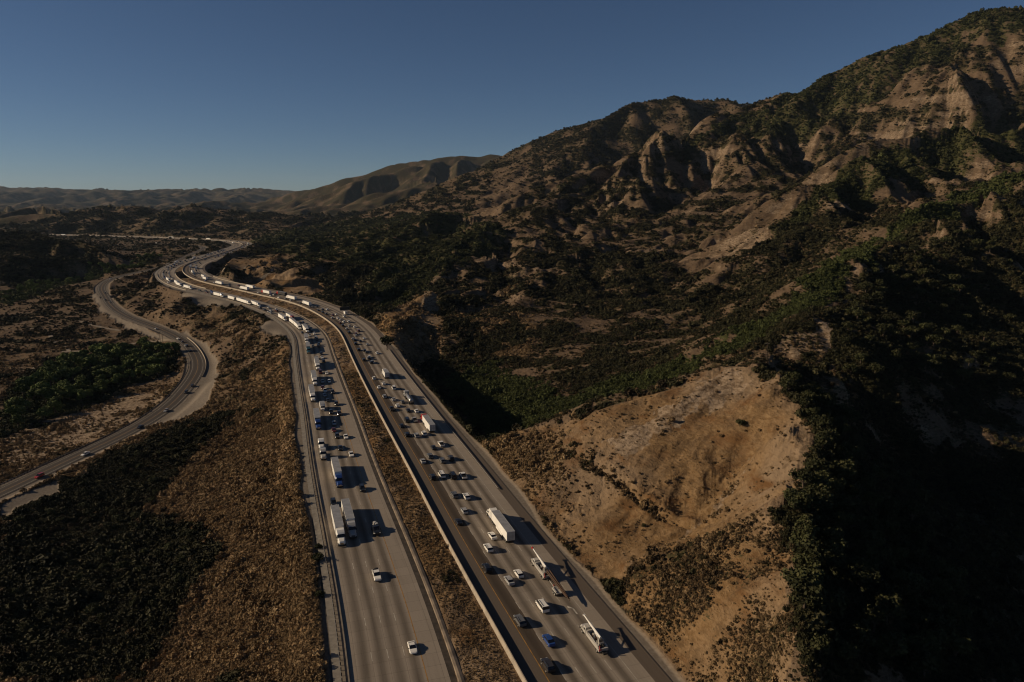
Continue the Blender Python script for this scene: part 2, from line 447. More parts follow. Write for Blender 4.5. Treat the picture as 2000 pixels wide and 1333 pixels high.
# ------------------------------------------------------------------ land cover
wu = Ug + (fbm(Ug * 60, Vg * 60, 71, 3) - .5) * .035 + (fbm(Ug * 300, Vg * 220, 77, 2) - .5) * .012
wv = Vg + (fbm(Ug * 60 + 9, Vg * 60, 72, 3) - .5) * .07 + (fbm(Ug * 300 + 3, Vg * 220, 78, 2) - .5) * .03
def poly_mask(pts, warp=1.0, blur=3):
    W = np.array([hit(*p) for p in pts])
    qu = np.arctan2(W[:, 0], W[:, 1]); qv = np.log(np.hypot(W[:, 0], W[:, 1]))
    pu_ = Ug + (wu - Ug) * warp; pv_ = Vg + (wv - Vg) * warp
    r0 = max(0, np.searchsorted(vs, qv.min() - .06) - 5); r1 = min(NVV, np.searchsorted(vs, qv.max() + .06) + 5)
    c0 = max(0, np.searchsorted(us, qu.min() - .04) - 5); c1 = min(NUU, np.searchsorted(us, qu.max() + .04) + 5)
    u = pu_[r0:r1, c0:c1]; v = pv_[r0:r1, c0:c1]
    ins = np.zeros(u.shape, bool); j = len(qu) - 1
    for i in range(len(qu)):
        if qv[i] != qv[j]:
            c = ((qv[i] > v) != (qv[j] > v)) & (u < (qu[j] - qu[i]) * (v - qv[i]) / (qv[j] - qv[i]) + qu[i])
            ins ^= c
        j = i
    m = ins.astype(np.float32)
    for _ in range(blur):
        m[1:-1, 1:-1] = (m[1:-1, 1:-1] * 2 + m[:-2, 1:-1] + m[2:, 1:-1] + m[1:-1, :-2] + m[1:-1, 2:]) / 6
    M = np.zeros(Ug.shape, np.float32); M[r0:r1, c0:c1] = m
    return M
GXf, GYf = grad(Z)
slf = np.hypot(GXf, GYf)
nz1 = fbm(X / 260, Y / 260, 41, 4); nz2 = fbm(X / 60, Y / 60, 43, 3)
nz3 = fbm(X / 22, Y / 22, 44, 3)
veg = np.clip(.57 + (nz1 - .5) * .5 + (nz2 - .5) * .5 + (nz3 - .5) * .9 - (slf - .5) * .15, 0.15, .85)
gold = np.full_like(veg, .25) + (nz2 - .5) * .4
pale = np.clip((slf - .35) * .4 + (fbm(X / 90, Y / 90, 47, 3) - .5) * 1.5 - .04, 0, .5) * np.maximum(HILL, RUG)
strk = fbm(X / 38 + Y / 70, Z / 7, 53, 3)
veg = np.clip(veg + (strk - .5) * 1.2 * np.maximum(RUG, .3 * HILL), .03, .95)
pale = np.clip(pale - (strk - .5) * .9 * RUG, 0, .8)
lowland = LEFTS & (Z < -13); veg = np.where(lowland, veg * .82, veg); gold = np.where(lowland, gold + .12, gold)
gravel = np.zeros_like(veg); LUSH = np.zeros_like(veg)
def paint(A, pts, val, warp=1.0, blur=3, strength=1.0):
    m = poly_mask(pts, warp, blur) * strength
    return A * (1 - m) + val * m
GREEN = [
 ([(960,850),(1000,800),(1100,775),(1220,735),(1340,690),(1450,640),(1560,560),(1640,500),(1740,430),(1860,380),(2000,335),(2000,350),(1860,425),(1760,470),(1690,515),(1610,600),(1500,655),(1430,690),(1380,700),(1200,778),(1060,815),(1000,835)], .93),
 ([(860,745),(960,700),(1010,740),(1100,760),(1060,815),(960,855),(900,800)], .85),
 ([(2000,215),(2000,330),(1880,330),(1760,360),(1640,400),(1560,440),(1500,470),(1560,400),(1640,335),(1700,310),(1800,275),(1900,240)], .88),
 ([(2000,5),(2000,70),(1900,80),(1800,130),(1700,200),(1600,250),(1500,270),(1400,270),(1300,290),(1440,215),(1530,190),(1600,153),(1700,108),(1850,45)], .8),
 ([(490,470),(600,440),(760,425),(850,412),(960,440),(1000,470),(900,520),(840,560),(760,600),(700,570),(740,520),(640,500),(560,500)], .82),
 ([(480,800),(420,840),(330,950),(280,1000),(380,1030),(430,1080),(370,1150),(330,1230),(280,1333),(0,1333),(0,1000),(100,960),(200,900),(300,850),(400,820)], .97),
 ([(0,770),(60,740),(200,690),(340,680),(355,715),(250,760),(160,800),(0,860)], .95),
 ([(0,575),(80,550),(180,525),(290,498),(320,503),(200,540),(100,570),(0,600)], .97),
 ([(1650,560),(1700,520),(1850,440),(2000,400),(2000,800),(1900,760),(1700,780),(1640,740),(1600,690),(1620,640)], .9),
 ([(1510,740),(1600,850),(1600,900),(1560,960),(1510,990),(1565,1100),(1550,1230),(1565,1333),(2000,1333),(2000,900),(1750,850)], .95),
 ([(800,690),(870,720),(960,830),(900,850),(830,760)], .8),
 ([(1360,590),(1500,470),(1620,400),(1740,385),(1710,460),(1560,545),(1420,640),(1340,640)], .72),
 ([(1050,430),(1150,480),(1300,500),(1400,560),(1250,560),(1100,520)], .8),
 ([(560,545),(640,520),(730,470),(790,480),(740,540),(700,590),(600,580)], .8),
 ([(640,590),(740,560),(840,570),(800,620),(740,640),(690,610)], .75),
 ([(0,452),(60,450),(130,468),(215,500),(190,520),(130,548),(60,560),(0,562)], .9),
 ([(150,1),(151,1),(150,2)], .5),
]
for gi_, (pts, v) in enumerate(GREEN[:-1]):
    if gi_ in (0, 1, 2, 3, 4, 6, 7): LUSH = paint(LUSH, pts, 1.0 if gi_ in (0, 1, 7) else .55)
    veg = paint(veg, pts, v, strength=.82)
    pale = paint(pale, pts, .02, strength=.8)
    gold = paint(gold, pts, .1)
GOLD = [
 ([(930,866),(1060,832),(1200,793),(1320,753),(1420,718),(1500,735),(1600,860),(1555,960),(1490,990),(1300,1080),(1200,1140),(1150,1120),(1050,1000),(960,900)], .62, .0),
 ([(1290,992),(1450,900),(1560,880),(1555,960),(1490,990),(1300,1080),(1200,1140),(1150,1120),(1080,1010),(1180,930)], 1.0, .0),
 ([(945,870),(1060,840),(1180,930),(1160,1000),(1060,980),(970,900)], .5, .32),
 ([(1200,1140),(1300,1080),(1490,990),(1540,1100),(1545,1333),(1310,1333),(1225,1229)], .72, .30),
 ([(600,690),(640,1100),(690,1333),(300,1333),(380,1200),(440,1070),(400,1020),(290,1000),(340,950),(430,850),(480,790),(470,740),(520,700),(575,665)], .6, .42),
 ([(515,540),(560,530),(640,560),(620,575),(560,570),(500,556)], .95, .05),
 ([(430,525),(500,505),(560,500),(540,530),(480,545)], .6, .3),
 ([(730,650),(800,590),(850,600),(860,680),(780,690)], .75, .3),
 ([(250,600),(350,600),(440,610),(520,650),(480,700),(420,650),(330,630)], .5, .5),
]
for pts, v, g in GOLD:
    gold = paint(gold, pts, v); veg = paint(veg, pts, g); pale = paint(pale, pts, .05)
PALE = [
 ([(1190,1138),(1300,1066),(1390,1000),(1440,940),(1470,880),(1476,884),(1446,945),(1396,1006),(1305,1072),(1195,1143)], .7),
 ([(1585,650),(1600,618),(1635,680),(1600,700)], .95), ([(1480,690),(1560,640),(1600,640),(1620,690),(1560,700)], .6), ([(1610,600),(1700,515),(1720,520),(1640,600)], .6),
 ([(1180,870),(1300,795),(1420,725),(1480,745),(1350,810),(1230,890)], .85), ([(960,890),(1080,850),(1160,900),(1100,960),(1030,960)], .3),
 ([(0,860),(160,805),(230,772),(300,765),(330,785),(260,822),(120,880),(0,935)], .78), ([(810,600),(850,572),(862,600),(820,640)], .8), ([(1615,400),(1660,385),(1650,400),(1625,412)], 1.0),
 ([(850,445),(800,450),(780,460),(830,430)], .7), ([(1870,690),(1930,700),(1900,740)], .8), ([(900,440),(960,340),(1040,300),(1020,400),(960,430)], .35),
]
for pts, v in PALE:
    pale = paint(pale, pts, v); veg = paint(veg, pts, .06 if v > .8 else .3)
GRAV = [
 [(347,577),(395,575),(470,590),(472,599),(430,600),(380,592)], [(503,648),(515,632),(560,626),(584,650),(560,656)],
 [(330,650),(360,650),(400,668),(425,700),(428,740),(405,785),(370,815),(300,830),(345,795),(385,755),(400,712),(375,675)],
 [(120,960),(0,1010),(0,985),(110,940)], [(180,575),(195,610),(240,640),(320,665),(345,665),(300,648),(230,618),(200,590),(190,565)],
]
for pts in GRAV:
    gravel = paint(gravel, pts, 1.0, .25, 2)
# bare strips along the freeways and the frontage road
gravel = np.maximum(gravel, np.where(mW & (dW > 26), 1 - sstep(31.5, 34, dW + (nz2 - .5) * 8), 0))
gravel = np.maximum(gravel, np.where(mI & (dI < -20), 1 - sstep(25.5, 28, -dI + (nz2 - .5) * 6), 0))
gravel = np.maximum(gravel, np.where(np.abs(dF) < 39, 1 - sstep(7, 10, np.abs(dF) + (nz2 - .5) * 4), 0))
medn = fbm(X / 5, Y / 9, 91, 3)
gold = np.where(med, np.clip(.7 + (medn - .5) * 2.4, 0, 1), gold); veg = np.where(med, .3, veg); pale = np.where(med, .1, pale)
veg = np.clip(veg + (fbm(X / 16, Y / 16, 97, 3) - .5) * .9 * (veg > .15), 0, 1)
veg = np.where((X < -20) & (Rg < 520), np.clip(veg + (fbm(X / 34, Y / 34, 98, 3) - .5) * 1.1 * (veg > .6), 0, 1), veg)
fr = sstep(2300, 3200, Rg); veg = veg * (1 - fr) + fr * np.clip(.74 + .5 * (nz1 - .5) + 1.5 * (nz2 - .5), 0, 1); pale = pale * (1 - .55 * fr); gold = gold * (1 - .6 * fr)
bb = np.exp(-((dB - .8) / 1.3) ** 2) * (np.abs(dB) < 8.9); veg = np.maximum(veg, .55 * bb)
veg = veg * (1 - gravel)
COVER = np.stack([veg, gold, pale, gravel], -1).astype(np.float32)
print("cover", time.time() - T0)

Vt = np.stack([X, Y, Z], -1).reshape(-1, 3)
ids = np.arange(NUU * NVV).reshape(NVV, NUU)
Ft = np.stack([ids[:-1, :-1], ids[:-1, 1:], ids[1:, 1:], ids[1:, :-1]], -1).reshape(-1, 4)

# ------------------------------------------------------------------ materials
def mat(name):
    m = bpy.data.materials.new(name); m.use_nodes = True
    nt = m.node_tree
    return m, nt, nt.nodes["Principled BSDF"]
class NT:
    def __init__(s, nt): s.nt = nt
    def n(s, t, **k):
        o = s.nt.nodes.new(t)
        for a, b in k.items():
            if a.startswith("i_"):
                o.inputs[a[2:].replace("_", " ")].default_value = b
            else: setattr(o, a, b)
        return o
    def l(s, a, b): s.nt.links.new(a, b)
    def noise(s, scale, detail=3, rough=.55, vec=None, dist=0):
        o = s.n("ShaderNodeTexNoise"); o.inputs["Scale"].default_value = scale; o.inputs["Detail"].default_value = detail
        o.inputs["Roughness"].default_value = rough; o.inputs["Distortion"].default_value = dist
        if vec is not None: s.l(vec, o.inputs["Vector"])
        return o.outputs["Fac"]
    def math(s, op, a, b=0.0, c=0.0, clamp=False):
        o = s.n("ShaderNodeMath", operation=op); o.use_clamp = clamp
        for i, v in enumerate((a, b, c)):
            if isinstance(v, (int, float)): o.inputs[i].default_value = v
            else: s.l(v, o.inputs[i])
        return o.outputs[0]
    def ramp(s, f, a, b):
        o = s.n("ShaderNodeMapRange", interpolation_type='SMOOTHSTEP'); o.inputs[1].default_value = a; o.inputs[2].default_value = b
        s.l(f, o.inputs[0]); return o.outputs[0]
    def mix(s, f, a, b):
        o = s.n("ShaderNodeMix", data_type='RGBA')
        if isinstance(f, (int, float)): o.inputs[0].default_value = f
        else: s.l(f, o.inputs[0])
        for i, v in ((6, a), (7, b)):
            if isinstance(v, tuple): o.inputs[i].default_value = (*v, 1)
            else: s.l(v, o.inputs[i])
        return o.outputs[2]

def make_terrain_mat():
    m, nt, bs = mat("hill_ground"); t = NT(nt)
    att = t.n("ShaderNodeAttribute", attribute_name="cover")
    sep = t.n("ShaderNodeSeparateColor"); t.l(att.outputs["Color"], sep.inputs[0])
    V_, G_, P_, W_ = sep.outputs[0], sep.outputs[1], sep.outputs[2], att.outputs["Alpha"]
    geo = t.n("ShaderNodeNewGeometry"); pos = geo.outputs["Position"]
    mp = t.n("ShaderNodeMapping"); mp.inputs["Scale"].default_value = (1, 1, 2.6); t.l(pos, mp.inputs[0]); sp = mp.outputs[0]
    big = t.noise(.012, 5, .6, pos); mid = t.noise(.11, 5, .62, sp); fine = t.noise(.55, 4, .65, sp); tiny = t.noise(2.6, 3, .6, pos)
    soil = t.mix(t.ramp(mid, .35, .65), (.085, .054, .031), (.145, .098, .060))
    soil = t.mix(t.ramp(tiny, .35, .7), soil, (.14, .10, .066))
    grass = t.mix(t.ramp(fine, .3, .7), (.14, .082, .035), (.235, .15, .075))
    grass = t.mix(t.ramp(big, .42, .6), grass, (.225, .158, .098))
    grass = t.mix(t.ramp(t.noise(.06, 4, .6, sp), .5, .68), grass, (.13, .068, .028))
    grass = t.mix(t.math('MULTIPLY', t.ramp(t.noise(.22, 5, .7, pos), .48, .66), .6), grass, (.085, .054, .028))
    rock = t.mix(t.ramp(t.noise(.35, 5, .7, sp), .36, .6), (.11, .074, .045), (.27, .20, .135))
    grav = t.mix(t.ramp(t.noise(.9, 5, .7, pos), .35, .65), (.15, .122, .094), (.205, .172, .135))
    shrub = t.mix(t.ramp(t.noise(.05, 3, .6, pos), .38, .62), (.026, .026, .011), (.042, .028, .014))
    shrub = t.mix(t.ramp(fine, .4, .7), shrub, (.046, .042, .018))
    lu = t.n("ShaderNodeAttribute", attribute_name="lush")
    shrub = t.mix(lu.outputs["Fac"], shrub, t.mix(t.ramp(fine, .35, .65), (.036, .044, .013), (.058, .066, .020)))
    c = t.mix(t.ramp(t.math('ADD', G_, t.math('MULTIPLY', t.math('SUBTRACT', mid, .5), .5)), .3, .7), soil, grass)
    c = t.mix(t.ramp(t.math('ADD', P_, t.math('MULTIPLY', t.math('SUBTRACT', mid, .5), 1.2)), .32, .7), c, rock)
    # shrub speckle: more of it where the cover is dense
    sn = t.math('ADD', t.math('MULTIPLY', fine, .45), t.math('MULTIPLY', mid, .55))
    thr = t.math('MULTIPLY_ADD', V_, -.36, .668)
    f = t.math('MULTIPLY', t.math('SUBTRACT', sn, thr), 16.0, 0, True)
    c = t.mix(t.math('MULTIPLY', f, .92), c, shrub)
    c = t.mix(W_, c, grav)
    t.l(c, bs.inputs["Base Color"])
    bs.inputs["Roughness"].default_value = .95; bs.inputs["Specular IOR Level"].default_value = .08
    bp0 = t.n("ShaderNodeBump"); bp0.inputs["Strength"].default_value = .55; bp0.inputs["Distance"].default_value = 7.0; t.l(t.math('MULTIPLY', mid, t.math('SUBTRACT', 1.0, t.math('MAXIMUM', W_, t.math('MULTIPLY', G_, .8)))), bp0.inputs["Height"])
    bp = t.n("ShaderNodeBump"); t.l(bp0.outputs[0], bp.inputs["Normal"]); bp.inputs["Strength"].default_value = .7; bp.inputs["Distance"].default_value = .8
    hh = t.math('ADD', t.math('MULTIPLY', fine, 1.0), t.math('MULTIPLY', tiny, .25))
    t.l(t.math('MULTIPLY', hh, t.math('SUBTRACT', 1.0, t.math('MULTIPLY', W_, .85))), bp.inputs["Height"]); t.l(bp.outputs[0], bs.inputs["Normal"])
    return m
terr_me = np_mesh("terrain", Vt, Ft, [make_terrain_mat()], smooth=True)
ca = terr_me.color_attributes.new("cover", 'FLOAT_COLOR', 'POINT')
ca.data.foreach_set("color", COVER.reshape(-1))
la = terr_me.attributes.new("lush", 'FLOAT', 'POINT'); la.data.foreach_set("value", LUSH.astype(np.float32).ravel())
terrain = link("terrain", terr_me)
tag(terrain, "brown and green hills and canyon floors around the freeway", "terrain", kind="structure")
print("terrain", time.time() - T0)
# ------------------------------------------------------------------ plain materials
def simple(name, rgb, rough=.6, metal=0.0, spec=.4, noise=None, coat=0.0):
    m, nt, bs = mat(name); t = NT(nt)
    bs.inputs["Roughness"].default_value = rough; bs.inputs["Metallic"].default_value = metal
    bs.inputs["Specular IOR Level"].default_value = spec; bs.inputs["Coat Weight"].default_value = coat
    bs.inputs["Coat Roughness"].default_value = .08
    sc, amt = noise or (1.2, .14)
    tc = t.n("ShaderNodeTexCoord"); f = t.ramp(t.noise(sc, 4, .6, tc.outputs["Object"]), .3, .7)
    t.l(t.mix(f, tuple(c * (1 - amt) for c in rgb), tuple(min(1, c * (1 + amt)) for c in rgb)), bs.inputs["Base Color"])
    return m

def lane_mat(name, base, dark, first, lanes, lane_w=3.66, slab=4.6, track=.85, patches=0.0):
    """pavement in lane coordinates: UV.x = metres across, UV.y = metres along"""
    m, nt, bs = mat(name); t = NT(nt)
    uv = t.n("ShaderNodeUVMap", uv_map="lane"); s = t.n("ShaderNodeSeparateXYZ"); t.l(uv.outputs[0], s.inputs[0])
    x, y = s.outputs[0], s.outputs[1]
    geo = t.n("ShaderNodeNewGeometry")
    st = t.n("ShaderNodeCombineXYZ"); t.l(t.math('MULTIPLY', x, 1.0), st.inputs[0]); t.l(t.math('MULTIPLY', y, .02), st.inputs[1])
    streak = t.noise(1.1, 4, .65, st.outputs[0])
    st2 = t.n("ShaderNodeCombineXYZ"); t.l(x, st2.inputs[0]); t.l(t.math('MULTIPLY', y, .12), st2.inputs[1])
    stain = t.noise(.35, 4, .6, st2.outputs[0]); grain = t.noise(2.2, 3, .7, geo.outputs["Position"])
    ph = t.math('MULTIPLY', t.math('SUBTRACT', x, first), 2 * math.pi / lane_w)
    lane = t.math('MULTIPLY_ADD', t.math('COSINE', ph), -.5, .5)                # 1 in mid-lane
    inside = t.math('MULTIPLY', t.math('GREATER_THAN', x, first), t.math('LESS_THAN', x, first + lanes * lane_w))
    f = t.math('MULTIPLY', t.math('MULTIPLY', lane, inside), track)
    f = t.math('ADD', f, t.math('MULTIPLY', t.math('SUBTRACT', streak, .5), .9))
    f = t.math('ADD', f, t.math('MULTIPLY', t.math('SUBTRACT', stain, .5), .7 + patches), 0, True)
    c = t.mix(f, base, dark)
    if slab:
        fr = t.math('FRACT', t.math('DIVIDE', y, slab)); j = t.math('LESS_THAN', fr, .022)
        # each slab a touch lighter or darker
        wn_ = t.n("ShaderNodeTexWhiteNoise", noise_dimensions='2D'); cb = t.n("ShaderNodeCombineXYZ")
        t.l(t.math('FLOOR', t.math('DIVIDE', y, slab)), cb.inputs[0]); t.l(t.math('FLOOR', t.math('DIVIDE', t.math('SUBTRACT', x, first), lane_w)), cb.inputs[1]); t.l(cb.outputs[0], wn_.inputs[0])
        c = t.mix(t.math('MULTIPLY', wn_.outputs[0], .16), c, dark)
        c = t.mix(t.math('MULTIPLY', j, .4), c, tuple(q * .5 for q in dark))
        fx = t.math('FRACT', t.math('DIVIDE', t.math('SUBTRACT', x, first - .05), lane_w))
        c = t.mix(t.math('MULTIPLY', t.math('LESS_THAN', fx, .022), .45), c, tuple(q * .5 for q in dark))
    c = t.mix(t.math('MULTIPLY', t.ramp(grain, .35, .75), .22), c, tuple(q * .62 for q in base))
    t.l(c, bs.inputs["Base Color"]); bs.inputs["Roughness"].default_value = .85; bs.inputs["Specular IOR Level"].default_value = .18
    return m

ASP = simple("asphalt", (.075, .062, .050), .9, noise=(.35, .3))
CONC = simple("concrete", (.33, .275, .205), .85, noise=(.5, .18))
CONC_D = simple("weathered_concrete", (.19, .155, .115), .88, noise=(.4, .25))
WHITEP = simple("white_line", (.42, .38, .31), .7, noise=(.6, .3))
YELLP = simple("yellow_line", (.30, .155, .035), .7, noise=(.6, .3))
STEEL = simple("galvanised_steel", (.30, .28, .25), .5, .6)
WOOD = simple("creosoted_wood", (.06, .042, .028), .9)
RUBBER = simple("tyre_rubber", (.018, .017, .016), .9, spec=.2)
CHROME = simple("chrome", (.6, .6, .6), .2, 1.0)
GLASS = simple("dark_glass", (.012, .014, .018), .08, spec=.6)
GLASS2 = simple("window_tint", (.02, .022, .026), .12, spec=.5)
LAMP_W = simple("lamp_lens", (.7, .68, .6), .15); LAMP_R = simple("tail_lens", (.30, .015, .01), .25)
DARK = simple("dark_metal", (.03, .028, .026), .6, .3)

def paint_mat(nm, rgb, rough=.32): return simple(nm, rgb, rough, 0, .5, noise=(.8, .05), coat=.35)
PAINT = {
 "white": paint_mat("white_paint", (.78, .74, .66)), "silver": paint_mat("silver_paint", (.36, .35, .33)), "grey": paint_mat("grey_paint", (.13, .128, .122)),
 "black": paint_mat("black_paint", (.014, .014, .015)), "dark": paint_mat("dark_paint", (.035, .032, .032)), "red": paint_mat("red_paint", (.36, .025, .018)),
 "maroon": paint_mat("maroon_paint", (.10, .016, .012)), "blue": paint_mat("blue_paint", (.02, .055, .20)), "teal": paint_mat("teal_paint", (.03, .10, .13)), "cream": paint_mat("cream_paint", (.44, .41, .36)),
}
TRAIL = simple("trailer_side", (.82, .79, .72), .5, noise=(.35, .08)); TROOF = simple("shaded_trailer_roof", (.24, .24, .245), .6, noise=(.5, .15))  # roof colour carries the dimness of grazing sun; sides stay near white
TDOOR = simple("trailer_door", (.48, .46, .42), .45); TGREY = simple("grey_trailer", (.22, .21, .20), .6)

# ------------------------------------------------------------------ pavements, markings, barriers
def strip_mesh(name, R, d0, d1, dz, mats, uv=True, zedge=None):
    a = offset(R, d0); b = offset(R, d1); n = len(R)
    V = np.empty((2 * n, 3)); V[0::2] = a; V[1::2] = b
    V[0::2, 2] = R[:, 2] + dz; V[1::2, 2] = R[:, 2] + (dz if zedge is None else zedge)
    i = np.arange(n - 1) * 2
    F = np.stack([i, i + 1, i + 3, i + 2], 1)
    me = np_mesh(name, V, F, mats)
    s = np.r_[0, np.cumsum(np.linalg.norm(np.diff(R[:, :2], axis=0), axis=1))]
    if uv:
        L = me.uv_layers.new(name="lane")
        U = np.empty((2 * n, 2)); U[0::2, 0] = d0; U[1::2, 0] = d1; U[0::2, 1] = s; U[1::2, 1] = s
        L.data.foreach_set("uv", U[F.ravel()].astype(np.float32).ravel())
    return me
def struct(name, me, label):
    return tag(link(name, me), label, name.replace("_", " "), kind="structure")

RC = lane_mat("lane_concrete_out", (.30, .25, .195), (.085, .067, .050), 8.76, 4)
RA = lane_mat("lane_asphalt_out", (.088, .066, .047), (.050, .037, .026), 5.1, 1, slab=0, patches=.5)
LC = lane_mat("lane_concrete_in", (.29, .242, .190), (.092, .073, .055), -19.4, 4)
OA = lane_mat("shoulder_asphalt", (.115, .090, .068), (.075, .057, .042), 0, 0, slab=0)
struct("outbound_freeway", strip_mesh("outbound_freeway", WALL, 8.76, 26.9, 0, [RC]), "pale concrete lanes of the freeway heading away")
struct("outbound_inner_lane", strip_mesh("outbound_inner_lane", WALL, 5.1, 8.76, 0, [RA]), "dark asphalt lane beside the yellow line")
struct("outbound_inner_shoulder", strip_mesh("outbound_inner_shoulder", WALL, .2, 5.1, 0, [OA]), "asphalt shoulder beside the median wall")
struct("outbound_outer_shoulder", strip_mesh("outbound_outer_shoulder", WALL, 26.9, 30.4, 0, [OA], zedge=-.05), "brown asphalt shoulder at the foot of the tan hill")
struct("oncoming_freeway", strip_mesh("oncoming_freeway", INNER, -21.1, 0, 0, [LC]), "pale concrete lanes of the oncoming freeway")
struct("oncoming_gutter", strip_mesh("oncoming_gutter", INNER, 0, 1.5, -.02, [simple("shaded_gutter_asphalt", (.055, .042, .030), .95, noise=(.4, .4))], zedge=-.12), "dark gutter along the oncoming freeway")  # dark asphalt gutter strip, with the ditch's shading put into its colour
struct("oncoming_walkway", strip_mesh("oncoming_walkway", INNER, -22.75, -21.45, .03, [CONC_D]), "slab strip between guardrail and curb")
struct("oncoming_outer_strip", strip_mesh("oncoming_outer_strip", INNER, -24.6, -22.75, .0, [simple("pale_strip", (.21, .185, .15), .9, noise=(.6, .2))]), "pale strip outside the guardrail")
FA = lane_mat("frontage_asphalt", (.085, .070, .056), (.052, .042, .034), -3.6, 2, 3.6, slab=0, patches=.2)
struct("frontage_road", strip_mesh("frontage_road", FRONT, -4.9, 4.9, .05, [FA]), "old two lane road winding below the freeway")

def boxes_mesh(name, B, mats, midx=None):
    """B: list of (centre xyz, half xyz, yaw)"""
    V = []; F = []; base = np.array([[-1,-1,-1],[1,-1,-1],[1,1,-1],[-1,1,-1],[-1,-1,1],[1,-1,1],[1,1,1],[-1,1,1]], float)
    Q = np.array([[0,3,2,1],[4,5,6,7],[0,1,5,4],[1,2,6,5],[2,3,7,6],[3,0,4,7]])
    for k, (c, h, yaw) in enumerate(B):
        v = base * np.array(h); cs, sn = math.cos(yaw), math.sin(yaw)
        v = np.stack([v[:, 0] * cs - v[:, 1] * sn, v[:, 0] * sn + v[:, 1] * cs, v[:, 2]], 1) + np.array(c)
        V.append(v); F.append(Q + 8 * k)
    return np_mesh(name, np.vstack(V), np.vstack(F), mats, midx=midx)

def dash_mesh(name, R, dlist, mats, dash=3.6, gap=11.0, w=.075, dz=.012, ymax=900, solid=False):
    s = np.r_[0, np.cumsum(np.linalg.norm(np.diff(R[:, :2], axis=0), axis=1))]
    V = []; F = []; k = 0
    for d in dlist:
        Q = offset(R, d); Q[:, 2] = R[:, 2] + dz
        pos = 0.0
        while pos < s[-1] - dash:
            p = [np.array([np.interp(q, s, Q[:, c]) for c in range(3)]) for q in (pos, pos + dash)]
            if p[0][1] > ymax: break
            t = p[1] - p[0]; t /= np.linalg.norm(t); nn = np.array([t[1], -t[0], 0]) * w * (1 + max(0, p[0][1] - 250) / 500)
            V += [p[0] - nn, p[0] + nn, p[1] + nn, p[1] - nn]; F.append([k, k + 1, k + 2, k + 3]); k += 4
            pos += dash + gap
    return np_mesh(name, np.array(V), np.array(F), mats)
# lanes get their centres from the same offsets as the markings
R_LINES = [8.76, 12.42, 16.08, 19.74]; L_LINES = [-8.42, -12.08, -15.74]
struct("lane_markings", dash_mesh("lane_markings", WALL, R_LINES, [WHITEP]), "broken white lane lines on the outbound lanes")
struct("lane_markings", dash_mesh("lane_markings", INNER, L_LINES, [WHITEP]), "broken white lane lines on the oncoming lanes")
struct("edge_line", strip_mesh("edge_line", WALL, 5.0, 5.22, .010, [YELLP]), "yellow line beside the median wall lane")
struct("edge_line", strip_mesh("edge_line", INNER, -4.86, -4.66, .010, [YELLP]), "yellow line on the oncoming carriageway")
struct("edge_line", strip_mesh("edge_line", WALL, 23.4, 23.52, .010, [WHITEP]), "white line at the outer edge of the outbound lanes")
struct("edge_line", strip_mesh("edge_line", FRONT, -.10, .10, .062, [YELLP]), "yellow centre line of the frontage road")
struct("edge_line", strip_mesh("edge_line", FRONT, 3.58, 3.70, .062, [WHITEP]), "white edge line of the frontage road")
struct("edge_line", strip_mesh("edge_line", FRONT, -3.70, -3.58, .062, [WHITEP]), "white line on the river edge of the frontage road")

def cut(R, y0, y1): 
    k = (R[:, 1] >= y0) & (R[:, 1] <= y1); return R[k]
def rail_profile(name, R, prof, mats, smooth=False):
    """sweep a closed cross profile [(d, z)...] along a course"""
    n = len(R); k = len(prof); V = np.empty((n, k, 3))
    for q, (d, z) in enumerate(prof):
        o = offset(R, d); V[:, q] = o; V[:, q, 2] = R[:, 2] + z
    ids = np.arange(n * k).reshape(n, k); nx = np.roll(ids, -1, 1)
    F = np.stack([ids[:-1], nx[:-1], nx[1:], ids[1:]], -1).reshape(-1, 4)
    return np_mesh(name, V.reshape(-1, 3), F, mats, smooth)

wl = link("median_wall", rail_profile("median_wall", WALL[::2], [(-.38, -.3), (-.36, .1), (-.16, .55), (-.10, 1.12), (.12, 1.12), (.18, .5), (.2, 0.0), (.2, -.3)], [CONC]))
tag(wl, "long pale concrete wall beside the inner shoulder of the outbound lanes", "barrier wall")
cb = link("curb_wall", rail_profile("curb_wall", cut(INNER, 90, 760)[::2], [(-21.45, -.2), (-21.45, .42), (-21.12, .42), (-21.1, -.2)], [CONC_D]))
tag(cb, "low concrete curb wall along the outer edge of the oncoming lanes", "curb wall")
bm_ = link("median_curb", rail_profile("median_curb", cut(INNER, 90, 700)[::2], [(1.5, -.2), (1.65, .22), (2.2, .30), (2.9, .1), (3.0, -.2)], [simple("dirt_berm", (.20, .155, .11), .95, noise=(.3, .35))]))
tag(bm_, "low dirt berm beside the gutter of the oncoming lanes", "berm")

